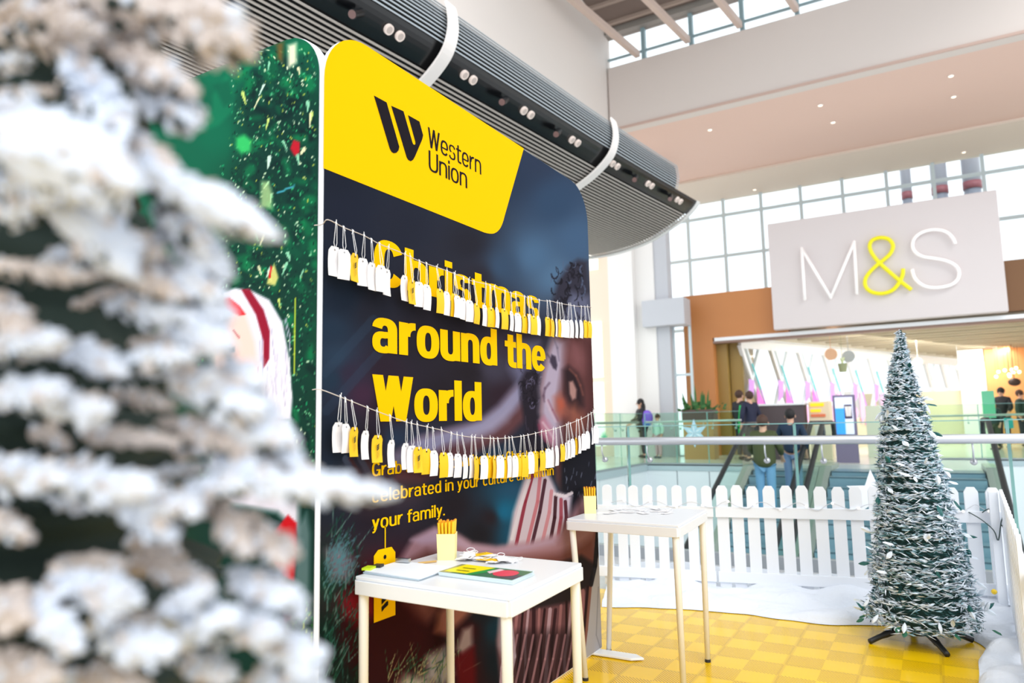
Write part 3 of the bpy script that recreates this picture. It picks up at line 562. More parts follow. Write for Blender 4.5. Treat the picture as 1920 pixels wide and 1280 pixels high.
    p.poly([(1039,744),(1050,736),(1062,752),(1062,776),(1050,786),(1040,772)], (186,104,88), 10, .85); p.poly([(1046,752),(1054,748),(1058,762),(1050,768)], (206,96,70), 6, .7)
    p.poly([(1056,694),(1066,686),(1082,700),(1092,726),(1094,760),(1084,772),(1070,764),(1060,738)], (48,32,38), 9, .95)
    p.poly([(1067,716),(1074,714),(1081,730),(1080,746),(1073,750),(1068,738)], (206,156,148), 5, .9)
    p.line([(1068,692),(1080,704),(1088,722),(1093,740)], 2.2*1.5, (160,96,84), .8*.75, None, 4); p.poly([(1062,768),(1078,756),(1096,784),(1090,816),(1072,812)], (176,104,84), 14, .75)
    p.poly([(1034,664),(1042,668),(1045,684),(1043,694),(1037,690),(1031,678)], (62,52,72), 4, .9); p.line([(1026,664),(1034,674),(1042,686)], 2*1.5, (70,62,84), .9*.75, None, 4); p.line([(1038,634),(1045,652),(1048,676)], 1.6*1.5, (120,108,132), .8*.75, None, 4)
    p.line([(1030,718),(1022,728),(1019,742),(1021,752)], 2.6*1.5, (96,70,92), .8*.75, None, 4); p.line([(1024,750),(1031,768),(1042,790)], 3*1.5, (222,196,214), .9*.75, None, 4); p.line([(1028,750),(1036,768),(1046,788)], 1.8*1.5, (150,84,104), .8*.75, None, 4)
    p.poly([(1010,788),(1020,780),(1032,796),(1042,818),(1040,838),(1024,826),(1012,812)], (208,140,166), 7, .85); p.line([(1018,792),(1028,806),(1038,822)], 2.4*1.5, (244,222,232), .9*.75, None, 4); p.line([(1010,796),(1014,812),(1024,828)], 3*1.5, (160,60,92), .7*.75, None, 4)
    # neck, braids
    p.poly([(1040,850),(1074,862),(1086,900),(1080,930),(1056,928),(1044,900)], (120,70,66), 8)
    p.poly([(1052,845),(1100,836),(1120,820),(1138,1070),(1112,1100),(1098,1040),(1072,1010),(1052,960),(1050,900)], (26,26,36), 8)
    for k in range(40): a = rg.uniform(1058,1122); b = rg.uniform(850,1060); p.line([(a,b),(a+rg.uniform(-3,3),b+rg.uniform(4,10))], rg.uniform(1,2), (150,156,180), .5)
    # dress
    p.poly([(985,890),(1010,876),(1030,890),(1044,922),(1072,930),(1068,970),(1050,1012),(1000,1032),(950,1030),(962,960)], (220,202,216), 6)
    st = [((1000,885),(985,940),(968,1020),(150,44,64)), ((1014,880),(1008,940),(988,1022),(206,118,130)), ((1022,900),(1012,960),(996,1026),(70,30,44)), ((1034,920),(1030,960),(1016,1020),(214,140,150)), ((1042,930),(1040,970),(1032,1014),(60,24,34)), ((1052,936),(1052,970),(1046,1008),(170,70,84)), ((1060,940),(1062,970),(1058,1000),(84,28,40)), ((992,900),(976,950),(960,1010),(236,226,236))]
    for a, b, c, rgb in st: p.line([a, b, c], 6.5, rgb, .9)
    p.line([(1040,926),(1060,930),(1072,924)], 6, (240,224,230), .9)
    # lower arm across
    p.poly([(742,1100),(750,1048),(775,1008),(815,988),(850,996),(885,1018),(930,1024),(1000,1016),(1046,1002),(1072,960),(1090,930),(1112,950),(1120,1000),(1112,1050),(1080,1062),(960,1060),(870,1075),(830,1120),(790,1150),(760,1140)], (178,132,142), 10)
    p.poly([(742,1100),(752,1062),(800,1030),(860,1050),(960,1046),(1050,1036),(1090,1020),(1116,1000),(1118,1060),(1040,1072),(900,1080),(850,1120),(800,1170),(770,1160)], (124,72,66), 12, .9)
    p.poly([(770,1012),(815,990),(850,998),(885,1020),(930,1026),(1000,1018),(1046,1004),(1040,1020),(960,1036),(880,1034),(840,1016),(790,1020)], (196,164,186), 8, .9)
    p.poly([(850,1120),(905,1095),(900,1130),(860,1170),(835,1190),(815,1185),(822,1150)], (176,110,90), 10, .9)
    # ornament red, dark folds
    p.poly([(640,1140),(670,1110),(720,1106),(770,1130),(800,1180),(800,1240),(760,1290),(690,1290),(650,1240),(632,1190)], (60,12,20), 20, .9)
    p.poly([(640,1120),(665,1105),(700,1112),(705,1150),(670,1170),(645,1150)], (170,34,48), 18, .8)
    # waist sash and skirt stripes
    p.poly([(935,1080),(1000,1070),(1090,1040),(1120,1060),(1110,1110),(1060,1140),(980,1146),(930,1130)], (44,34,38), 6)
    p.poly([(940,1146),(1000,1142),(1070,1128),(1108,1096),(1128,1080),(1132,1230),(1080,1300),(940,1300),(930,1200)], (120,78,84), 6)
    for k in range(17):
        x0 = 950+k*10.2; top = 1142-max(0, k-9)*7; c_ = [(204,170,184), (52,26,34), (176,120,124), (40,20,26)][k % 4]
        p.line([(x0, top), (x0-4+rg.uniform(-4,4), top+70), (x0-10+rg.uniform(-5,5), top+110), (x0-14, top+190)], rg.uniform(4,7), c_, .9)
    p.poly([(960,1185),(1060,1180),(1092,1190),(1090,1270),(1020,1290),(960,1290)], (34,20,26), 14, .65)
    for k in range(8): x0 = 970+k*15; p.line([(x0, 1190), (x0-8, 1235), (x0-20, 1290)], 4, (190,140,150), .7)
    p.poly([(936,1150),(950,1150),(955,1200),(945,1240),(935,1210)], (214,206,216), 8, .8); p.line([(956,1170),(962,1230),(950,1290)], 12, (190,170,186), .8)
    # pale skirt board at right foot
    p.poly([(1112,1066),(1123,1040),(1150,1040),(1150,1290),(1080,1290),(1096,1220),(1104,1150)], (200,196,200), 4)
    p.line([(1122,1100),(1118,1190),(1126,1215)], 2, (150,146,154), .7); p.line([(1108,1090),(1100,1180),(1094,1225)], 5, (150,98,86), .9); p.line([(1122,985),(1116,1060),(1108,1096)], 8, (26,24,32), .9)
    # pine sprays lower left and bottom
    for k in range(150):
        a = rg.uniform(606,670); b = rg.uniform(1000,1290); L = rg.uniform(25,60); t = rg.uniform(-1.9,-.7); c_ = rg.choice([(40,96,84),(66,126,116),(22,58,48),(110,150,140),(30,84,62)])
        p.line([(a,b),(a+L*math.cos(t),b+L*math.sin(t))], rg.uniform(1.4,2.8), c_, .8, .6)
    p.poly([(612,1032),(640,1024),(660,1050),(650,1085),(620,1085)], (180,140,166), 16, .6)
    for k in range(60):
        a, b = rg.uniform(606,640), rg.uniform(1030,1100); t = rg.uniform(-1.5,-.3); L = rg.uniform(30,70); p.line([(a,b),(a+L*math.cos(t),b+L*math.sin(t))], 1.8, (90,140,150), .7, .5)
    p.poly([(735,1300),(760,1265),(800,1270),(820,1300)], (206,196,186), 14, .9); p.poly([(800,1230),(835,1212),(850,1262),(830,1290),(800,1270)], (206,204,206), 12, .8); p.poly([(868,1180),(885,1174),(886,1210),(868,1226),(856,1216)], (200,176,170), 8, .8)
    for k in range(70):
        a, b = rg.uniform(725,870), rg.uniform(1240,1300); t = rg.uniform(-1.9,-.5); L = rg.uniform(25,60); p.line([(a,b),(a+L*math.cos(t),b+L*math.sin(t))], 1.8, rg.choice([(70,120,84),(150,170,130),(34,70,50),(190,176,130)]), .85, .5)
    p.poly([(852,1232),(890,1210),(892,1290),(862,1300)], (110,10,20), 8, .8)
    return p.c
def green_print(x, y, u, v):
    p = Paint(x, y); rg = random.Random(11)
    p.base([(340,150,6,80,58),(400,130,4,104,74),(470,110,4,110,80),(560,100,8,100,70),(350,300,2,92,66),(400,250,2,98,70),(380,400,2,84,60),(430,400,4,80,56),(500,200,4,46,40),(560,250,4,58,44),(480,350,6,52,40),(560,450,6,90,56),(520,520,8,60,40),(450,520,4,60,42),(560,620,6,76,46),(570,800,6,60,36),(575,1000,6,34,26),(550,1150,10,40,24),(400,700,6,60,40),(500,900,10,40,28)])
    p.poly([(398,180),(425,140),(440,160),(436,210),(410,235),(370,250),(365,225),(398,205)], (10,122,84), 6, .6); p.poly([(400,160),(430,150),(440,190),(420,200)], (2,84,62), 6, .7)
    p.poly([(480,95),(510,80),(590,110),(600,300),(596,1280),(380,1280),(380,600),(385,520),(430,470),(430,430),(446,330),(456,240)], (3,48,42), 34, .7)
    for k in range(170):
        b = rg.uniform(90, 900); a = rg.uniform(455 if b < 480 else 420, 592); t = rg.uniform(0, 3.1); L = rg.uniform(6, 22)
        p.line([(a,b),(a+L*math.cos(t),b+L*math.sin(t))], rg.uniform(6, 18), rg.choice([(0,130,74),(6,150,84),(0,112,66),(0,22,28),(0,16,22),(0,90,60)]), .45, None, 8)
    for k in range(2600):
        b = rg.uniform(90, 900); lo = 450 if b < 300 else (430 if b < 480 else 390); a = rg.uniform(lo-20, 592); s = rg.uniform(.8, 2.6); t = rg.uniform(0, 3.1)
        c_ = rg.choice([(10,120,70),(6,96,60),(0,84,50),(0,34,34),(0,30,30),(20,150,96),(4,70,50),(0,26,30),(0,20,26),(120,206,150),(200,240,200),(230,250,210),(170,190,80),(60,180,120),(2,60,40)])
        p.line([(a,b),(a+s*1.3*math.cos(t),b+s*1.3*math.sin(t))], s, c_, .9)
    for k in range(26):
        a, b = rg.uniform(450,585), rg.uniform(110,640); p.line([(a,b),(a+rg.uniform(-10,10),b+rg.uniform(8,22))], rg.uniform(3,8), rg.choice([(216,244,226),(240,236,190),(150,220,180),(210,230,120)]), .9, 2)
    p.poly([(540,85),(556,80),(556,118),(540,128)], (250,244,210), 6, .9); p.poly([(518,80),(532,78),(530,118),(520,110)], (120,84,40), 6, .8)
    p.poly([(443,258),(458,252),(472,264),(470,284),(452,288),(442,276)], (50,190,100), 6, .95); p.poly([(550,262),(562,266),(562,286),(552,292),(544,278)], (190,20,40), 4, .95)
    p.poly([(490,340),(504,340),(510,360),(510,392),(488,388)], (190,220,150), 6, .7); p.line([(520,362),(552,348)], 3, (60,150,170))
    p.poly([(505,510),(514,494),(522,520),(516,535),(500,532)], (220,214,120), 4, .9); p.line([(508,500),(506,520)], 4, (200,20,30)); p.line([(554,560),(552,620),(552,700)], 3, (200,220,60), .8)
    # person in the print: pale long hair, red band, face, red clothes
    p.poly([(418,548),(440,540),(470,544),(505,562),(530,605),(542,670),(548,750),(545,786),(500,784),(470,760),(430,700),(400,620)], (226,222,236), 5)
    for k in range(46): a = rg.uniform(485,545); b = rg.uniform(590,740); p.line([(a,b),(a+rg.uniform(0,8),b+rg.uniform(30,60))], rg.uniform(1,2.4), rg.choice([(196,190,214),(240,238,248),(170,166,196)]), .7)
    p.poly([(425,575),(460,585),(478,640),(486,700),(470,760),(430,770),(400,700),(400,620)], (244,206,196), 8)
    p.poly([(412,560),(430,558),(450,574),(461,590),(450,592),(425,580)], (224,30,40), 3); p.poly([(452,542),(468,542),(494,580),(506,620),(505,672),(494,690),(494,640),(480,590)], (146,14,44), 3)
    p.line([(438,620),(448,632)], 4, (196,110,110)); p.poly([(428,652),(440,650),(440,660),(430,660)], (90,110,120), 3); p.line([(484,690),(484,712)], 3, (200,60,50))
    p.poly([(400,770),(545,786),(560,870),(560,1000),(520,960),(400,940)], (214,210,226), 10)
    p.poly([(500,1010),(540,965),(556,980),(558,1020),(552,1090),(530,1080),(510,1050)], (190,8,22), 5); p.poly([(530,1130),(545,1120),(548,1160),(530,1170)], (180,20,40), 5)
    p.poly([(556,990),(575,960),(582,1000),(580,1120),(560,1140),(552,1090)], (96,120,124), 8, .8)
    for k in range(60): a, b = rg.uniform(540,588), rg.uniform(1120,1200); p.line([(a,b),(a+rg.uniform(-6,6),b+rg.uniform(3,10))], rg.uniform(1,3), rg.choice([(40,130,50),(90,160,60),(10,60,30),(180,190,60)]), .9)
    return p.c
def rounded_top(W_, H_, R_, n=10):
    pts = [(0, 0), (W_, 0)]+[(W_-R_+R_*math.cos(a), H_-R_+R_*math.sin(a)) for a in np.linspace(0, PI/2, n)]+[(R_+R_*math.cos(a), H_-R_+R_*math.sin(a)) for a in np.linspace(PI/2, PI, n)]
    return pts
W1 = PY1-PY0
banner = empty('display_banner', (PX-.02, (PY0+PY1)/2, 0), 'tall navy and yellow fabric banner wall with rounded top and photo of a child', 'banner')
m = MB(); m.prism([(PX-.002, PY0+u, v+.012) for u, v in rounded_top(W1, PH-.012, .2)], (-.02, 0, 0)); m.build('frame', mat('fabric_white', (236,240,248), .7), banner, bevel=.006)
grid_print('fabric_print', lambda u, v: np.stack([np.full_like(u, PX), PY0+.004+u, .02+v], -1), W1-.008, PH-.025, .2, .0052, navy_print, vcol_mat('printed_navy'), banner)
m = MB(); m.prism([(PX-.18, PY1-.10, .004), (PX+.20, PY1-.10, .004), (PX+.255, PY1-.06, .004), (PX+.20, PY1-.02, .004), (PX-.18, PY1-.02, .004)], (0, 0, .012)); m.build('foot_plate', whitem, banner, bevel=.003)
m = MB(); m.prism([(PX-.03, PY0+.03, .004), (PX+.10, PY0+.03, .004), (PX+.10, PY0+.11, .004), (PX-.03, PY0+.11, .004)], (0, 0, .012)); m.build('foot_plate', whitem, banner, bevel=.003)
def pl_(pts, off, z=None): return [(PX+off, *hit(x, y, 0, PX)[1:]) for x, y in pts]
def flat(name, polys, m_, parent, off=.001):
    b = MB()
    for P in polys: b.add(P, [tuple(range(len(P)))])
    return b.build(name, m_, parent)
ye = [(PX+.001, PY0+.002, 2.0)]; 
bl = hit(609, 316.5, 0, PX); br = hit(912, 437, 0, PX); rr_ = hit(940, 424, 0, PX); tr = hit(981.8, 280.6, 0, PX)
arc = [(PX+.0012, PY0+.2+.2*math.cos(a), PH-.2+.2*math.sin(a)) for a in np.linspace(PI/2, PI, 12)]
c3 = smooth_path([(PX+.0012, *hit(x, y, 0, PX)[1:]) for x, y in ((898,432),(912,437),(926,437.5),(936,430),(942,418),(946,404))], 3)
yp = [tuple(p) for p in [(PX+.0012, tr[1], PH)]+arc+[(PX+.0012, PY0, bl[2])]+c3]
def tri(name, poly, m_, parent):       # concave-safe fill of one planar outline
    bm = bmesh.new(); vs = [bm.verts.new(p) for p in poly]; f = bm.faces.new(vs); bmesh.ops.triangulate(bm, faces=[f], ngon_method='EAR_CLIP'); me = bpy.data.meshes.new(name); bm.to_mesh(me); bm.free()
    me.materials.append(m_); o = bpy.data.objects.new(name, me); COL.objects.link(o); o.parent = parent; me.transform(PM(parent).inverted()); return o
tri('yellow_field', yp, yel, banner)
z1 = lambda pts: [(600+a/3.692, 60+b/3.692) for a, b in pts]
tri('logo_mark', pl_(z1([(370,440),(458,488),(546,795),(540,820),(526,836),(508,840),(492,830),(480,808)]), .0024), blk, banner)
flat('logo_mark', [pl_(z1(q), .0024) for q in ([(490,511),(575,549),(636,762),(641,776),(597,868)], [(606,576),(685,620),(711,715),(704,745),(658,776),(657,760)], [(597,868),(641,776),(650,782),(640,860),(625,895),(608,886)], [(650,782),(658,776),(704,745),(655,860),(642,884),(625,895),(640,860)])], blk, banner)
def panel_text(body, pl, pr, ztop=None, cap=None, bold=.0, m_=blk, zref=None, off=.0024, name='lettering'):
    a, b = hit(*pl, 0, PX), hit(*pr, 0, PX); z = zref if zref is not None else (a[2]+b[2])/2; w = b[1]-a[1]
    if cap is None: cap = hit(*ztop, 0, PX)[2]-z
    vs, fs = fit_text(body, lambda u, v: (PX+off, a[1]+u, z+v), w, cap, bold); q = MB(); q.add(vs, fs); return q.build(name, m_, banner)
# ---- headline and copy letters built as outlines
def se(cx, cy, rx, ry, a, n=2.5):
    c, s = math.cos(a), math.sin(a); return (cx+rx*math.copysign(abs(c)**(2/n), c), cy+ry*math.copysign(abs(s)**(2/n), s))
class Gl:
    def __init__(s): s.q = []
    def r(s, x0, y0, x1, y1): s.q.append([[(x0,y0),(x1,y0),(x1,y1),(x0,y1)]]); return s
    def p(s, *pts): s.q.append([list(pts)]); return s
    def ring(s, cx, cy, RX, RY, rx, ry, a0, a1, k=40):
        A = [math.radians(a0+(a1-a0)*i/k) for i in range(k+1)]
        s.q.append([[se(cx,cy,rx,ry,a), se(cx,cy,RX,RY,a), se(cx,cy,RX,RY,b), se(cx,cy,rx,ry,b)] for a, b in zip(A, A[1:])]); return s
def G(ch, S=.222, T=.165, k=1.0):
    """one letter in a square shouldered grotesque: S stem weight, T weight of horizontals, k width"""
    g = Gl(); w = .60*k; X = .74; R_ = .29; c = X+.02-R_; h = w/2
    def arch(x0, w_, up=True): 
        if up: g.ring(x0+w_/2, c, w_/2, R_, w_/2-S, R_-T, 0, 180).r(x0+w_-S, 0, x0+w_, c+.01)
    if ch in 'CG':
        w = .70*k; g.ring(w/2, .5, w/2, .53, w/2-S*1.05, .53-T*1.15, 30 if ch == 'C' else 35, 330 if ch == 'C' else 355)
        if ch == 'G': g.r(w*.52, .37, w, .37+T*.9).r(w-S, .0, w, .45)
    elif ch == 'U': w = .68*k; g.r(0, .3, S, 1).r(w-S, .3, w, 1).ring(w/2, .32, w/2, .34, w/2-S, .34-T, 180, 360)
    elif ch == 'W': w = .93*k+.02; f = S*1.06; q = w/4; [g.p((a,ya),(a+f,ya),(b+f,yb),(b,yb)) for a, ya, b, yb in ((0,1,q-f*.25,0),(q-f*.25,0,2*q-f*.5,1),(2*q-f*.5,1,3*q-f*.75,0),(3*q-f*.75,0,w-f,1))]
    elif ch == 'w': w = .84*k; f = S; q = w/4; [g.p((a,ya),(a+f,ya),(b+f,yb),(b,yb)) for a, ya, b, yb in ((0,X,q-f*.25,0),(q-f*.25,0,2*q-f*.5,X),(2*q-f*.5,X,3*q-f*.75,0),(3*q-f*.75,0,w-f,X))]
    elif ch == 'y': w = .58*k; f = S; g.p((0,X),(f,X),(w/2+f/2,0),(w/2-f/2,0)).p((w-f,X),(w,X),(w*.5,-.12),(w*.5-f*1.1,-.02)).p((w*.5-f*.8,.0),(w*.5+f*.3,.0),(w*.42,-.2),(w*.28,-.26),(.03,-.26),(.03,-.26+T),(w*.2,-.26+T),(w*.3,-.1))
    elif ch == 'h': g.r(0,0,S,1); arch(0, w)
    elif ch == 'n': g.r(0,0,S,X); arch(0, w)
    elif ch == 'm': w1 = .56*k; g.r(0,0,S*.96,X); arch(0, w1); arch(w1-S, w1); w = 2*w1-S
    elif ch == 'u': g.r(w-S,0,w,X).ring(h,.27,h,R_,h-S,R_-T,180,360).r(0,.26,S,X)
    elif ch == 'r': w = .42*k; g.r(0,0,S,X).ring(w, .43, w-.06*k, .33, max(.02, w-.06*k-S), .33-T, 90, 180, 20)
    elif ch == 'i': g.r(0,0,S,X).r(0,.84,S,1.0); w = S
    elif ch == 'l': g.r(0,0,S,1); w = S
    elif ch == 'o': w = .62*k; h = w/2; g.ring(h,.37,h,.39,h-S,.39-T,0,360)
    elif ch == 'c': w = .58*k; h = w/2; g.ring(h,.37,h,.39,h-S,.39-T,38,322)
    elif ch == 'd': w = .60*k; h = w/2; g.ring(h,.37,h,.39,h-S,.39-T,0,360).r(w-S,0,w,1)
    elif ch == 'b': w = .60*k; h = w/2; g.ring(h,.37,h,.39,h-S,.39-T,0,360).r(0,0,S,1)
    elif ch == 'g': w = .60*k; h = w/2; g.ring(h,.37,h,.39,h-S,.39-T,0,360).r(w-S,-.02,w,X).ring(h,-.02,h,.24,h-S,.24-T,195,360)
    elif ch == 'e': w = .62*k; h = w/2; g.ring(h,.37,h,.39,h-S,.39-T,0,325).r(S*.6,.31,w-S*.3,.31+T*.75)
    elif ch == 'a': w = .60*k; h = w/2-.01; g.ring(h,.49,h,.27,h-S,.27-T,0,172).r(2*h-S,0,2*h,.50).ring(h*.85,.22,h*.85,.235,max(.02,h*.85-S*.8),max(.03,.235-T*.85),60,330).p((h*.8,.45),(2*h-S*.5,.47),(2*h-S*.5,.47-T*.85),(h*.8,.45-T*.85))
    elif ch == 's': w = .55*k; h = w/2; g.ring(h,.545,h-.01,.215,max(.03,h-.01-S*.9),.215-T*.8,8,250).ring(h,.205,h,.225,max(.03,h-S*.9),.225-T*.8,-172,70).p((h*.55,.33+T*.75),(w*.9,.25+T*.6),(h*1.45,.42-T*.75),(w*.10,.50-T*.6))
    elif ch == 't': w = .44*k; a = .11*k; g.r(a,.16,a+S,.93).r(0,X-T,w,X).ring(a+S+.04*k,.20,S+.04*k,.21,.04*k,.21-T,180,270,14).r(a+S+.03*k,-.01,w,T-.01)
    elif ch == 'f': w = .40*k; a = .09*k; g.r(a,0,a+S,.78).r(0,X-T,w,X).ring(a+S+.06*k,.76,S+.06*k,.25,.06*k,.25-T,90,180,14).r(a+S+.05*k,1.01-T,w+.03*k,1.01)
    elif ch == '.': g.r(0,0,S,S*.9); w = S
    else: w = .22*k+.02
    return g.q, w
def headline(body, pl, pr, z0, cap, m_=yel, gap=.028, name='letter', S=.222, T=.165, k=1.0, y01=None):
    y0, y1 = y01 or (hit(*pl, 0, PX)[1], hit(*pr, 0, PX)[1]); x = 0; P = []
    for ch in body:
        q, w = G(ch, S, T, k); P.append((x, q)); x += w+gap
    s = (y1-y0)/(x-gap); whole = MB()
    for x, q in P:
        if not q: continue
        b = MB() if name == 'letter' else whole
        for i, piece in enumerate(q):
            for poly in piece: b.add([(PX+.0024+i*.00012, y0+(x+u)*s, z0+v*cap) for u, v in poly], [tuple(range(len(poly)))])
        if name == 'letter': b.build('letter', m_, banner)
    if name != 'letter': whole.build(name, m_, banner)
zc0 = hit(736, 541, 0, PX)[2]; zc1 = hit(719, 451.5, 0, PX)[2]
headline('Christmas', (700, 500), (1010, 575), zc0+.006, (zc1-zc0)*.965)
za0 = hit(762.5, 666.7, 0, PX)[2]; za9 = hit(934, 685, 0, PX)[2]
zw0, zw1 = hit(712, 790, 0, PX)[2], hit(705, 702, 0, PX)[2]; CAPH = zw1-zw0
headline('around the', (697, 640), (1022, 670), (za0+za9)/2, CAPH)
headline('World', (697, 750), (902, 745), zw0, CAPH)
capl = hit(803.7,282.6,0,PX)[2]-hit(874.9,353.3,0,PX)[2]+.002; LG = dict(name='lettering', S=.115, T=.095, k=.92, gap=.075, m_=blk)
headline('Western', (801.8, 283), (901.5, 327.6), hit(901.2,327.6,0,PX)[2], capl, **LG)
headline('Union', (803, 300), (875.2, 353.3), hit(874.9,353.3,0,PX)[2], capl, **LG)
# ---- small yellow copy
z_1 = hit(701, 892, 0, PX)[2]; zl = (z_1-hit(751, 982, 0, PX)[2])/2; cap_s = z_1*0+hit(700, 867.5, 0, PX)[2]-hit(700, 892.5, 0, PX)[2]
CP = dict(name='lettering', S=.14, T=.115, k=.88, gap=.07)
headline('Grab a tag and write how Christmas is', (696.5, 880), (1030, 850), z_1, cap_s, **CP)
headline('celebrated in your culture and within', (696.5, 930), (1037, 880), z_1-zl, cap_s, **CP)
headline('your family.', (696.5, 980), (833, 960), z_1-2*zl, cap_s, **CP)
# ---- printed price tag graphic
zz = lambda pts: [(690+a/7.53, 1010+b/7.53) for a, b in pts]
tri('tag_graphic', pl_(zz([(75,240),(135,155),(325,110),(378,185),(378,1072),(75,1185)]), .0024), yel, banner)
tri('tag_graphic_line', pl_([(720.3, 985), (722.3, 985), (722.3, 1027), (720.3, 1027)], .0024), yel, banner)
hp = hit(720.3, 1043.5, 0, PX); b = MB(); b.add([(PX+.004, hp[1]+.007*math.cos(a), hp[2]+.007*math.sin(a)) for a in np.linspace(0, 2*PI, 14)[:-1]], [tuple(range(13))]); b.build('tag_graphic_hole', blk, banner)
for P_ in ([(180,960),(262,872),(274,885),(272,930),(215,985),(182,1030)], [(180,860),(236,795),(228,790),(215,812),(180,850),(182,780),(205,755),(268,790),(274,815),(262,838),(180,925)], [(178,722),(215,694),(205,690),(262,700),(240,708),(215,704),(200,722)]):
    tri('tag_graphic_mark', pl_(zz(P_), .004), blk, banner)
# ---- green panel at right angles
GX1, GXW = -1.652, 2.4
gp = empty('display_banner', (GX1-GXW/2, 1.66, 0), 'tall green fabric banner wall printed with festive foliage and pale haired person', 'banner')
m = MB(); m.prism([(GX1-GXW+u, 1.632, v+.012) for u, v in rounded_top(GXW, PH-.012, .16)], (0, .04, 0)); m.build('frame', mat('fabric_white', (236,240,248), .7), gp, bevel=.006)
grid_print('fabric_print', lambda u, v: np.stack([GX1-GXW+u, np.full_like(u, 1.629), .02+v], -1), GXW-.004, PH-.022, .16, .0056, green_print, vcol_mat('printed_green', .6, .1), gp, 1.0)
m = MB(); m.box2((GX1-.12, 1.5, .002), (GX1-.04, 1.85, .014)); m.build('foot_plate', whitem, gp)
# ------------------------------------------------------------------ twine and gift tags
TX = PX+.042
card_w = mat('card_white', (242,240,242), .6); card_y = mat('card_yellow', (240,192,0), .6); twm = mat('twine_tan', (206,196,190), .8); thr = mat('thread_white', (240,240,244), .7); ink = mat('ink_black', (44,38,20), .7); ink2 = mat('ink_olive', (150,120,10), .7)
UP = [(606,412),(615,411.7),(645,426.6),(681,441),(712.5,457.8),(750,472.7),(787.5,489.8),(823,502),(856,514.5),(881,525.5),(912,533),(957,548.8),(1012,562.5),(1034,564.5),(1046,567.7),(1080,573.7),(1108,575.6)]
LO = [(600,729),(640,744.5),(684,762),(733.6,781),(761.7,791),(799,799.6),(829.7,806.6),(855,814.5),(887,819.5),(933.7,821.9),(980.6,817),(1015.8,809),(1039,804),(1074.4,791.4),(1097.8,780.9),(1116.6,768)]
def line3(pts):
    P = [hit(x, y, 0, TX) for x, y in pts]; return np.array([p[1] for p in P]), np.array([p[2] for p in P])
lines = []
for k, pts in enumerate((UP, LO)):
    ys, zs = line3(pts); P = [(PX-.03, PY0-.006, zs[0]+.002), (PX+.004, PY0-.004, zs[0]+.001)]+[(TX, y, z) for y, z in zip(ys[1:], zs[1:])]+[(PX-.03, PY1+.006, zs[-1]+.01)]
    m = MB(); m.tube(smooth_path(P, 4), .0016, 6); tag(m.build('twine', twm, smooth=True), ['upper tan twine strung across the navy banner through the word Christmas', 'lower tan twine strung across the navy banner below the word World'][k], 'string')
    lines.append((ys, zs))
U_T = 'W628,461.7,518 W645,467,524 Y666,474.7,528 W680.5,483.6,536 W698,492,544 W715,497,547 W726,504,554 W759,516,564 Y773,524,570 W785,528,575 W800,533,581 Y824,541,587 W837,546,591 Y852,550,594 W857,554,595 W868,558,599 W880,562.5,603 Y893,568.5,607 W908,571,611 Y920,576,613 W931,576,614 Y945,578,617 W958.6,583,620 W970,586.6,622 Y982.7,590,624 W992,589,625 Y1000,591.7,627 W1009,592,628 Y1026.5,594,630 Y1035,597,631 W1043,597,631 Y1050,598.6,632 W1056.6,598.6,632 W1065,599.5,633 W1071.5,599.5,633 W1080,600,633 W1089,600,633.5 Y1097.5,600,633 Y1105,602,633'
L_T = 'W635,791,848 W648,793.7,849 Y665,800,856 W686,806.6,861 Y708.5,815,867 W734.5,824,876 W761,830,880 W773,834.8,885 Y785,837,886 Y799,840.6,889 W813,844,892 Y831,847.6,895 W843,848,894 W858,850,895 W871,851,897 W883,852,896 Y892,855,898 W907,853.5,898 Y917,853.5,896 Y926.5,856,897 W937,853.5,896 Y946,856,897 W955,853.5,895 W965,853.5,894.5 Y974.5,852,893 Y984,852,894 W994.7,846.5,888 Y1003,845,885 Y1016,844,882 W1027.5,840.6,877 W1035.7,838,876 W1043,834.8,873 Y1053.7,831.7,865 W1061.5,829,862 W1067,825,859.5 W1073,821.9,857 Y1079.8,819.5,852.5 W1086,816,850 W1094,812.5,844 W1101,807.8,841 W1110,800.8,833 W1116.5,798,831'
def ordn(n):
    return {1:'first', 2:'second', 3:'third'}.get(n) or '%d%s' % (n, {1:'st', 2:'nd', 3:'rd'}.get(n % 10 if n % 100 not in (11,12,13) else 0, 'th'))
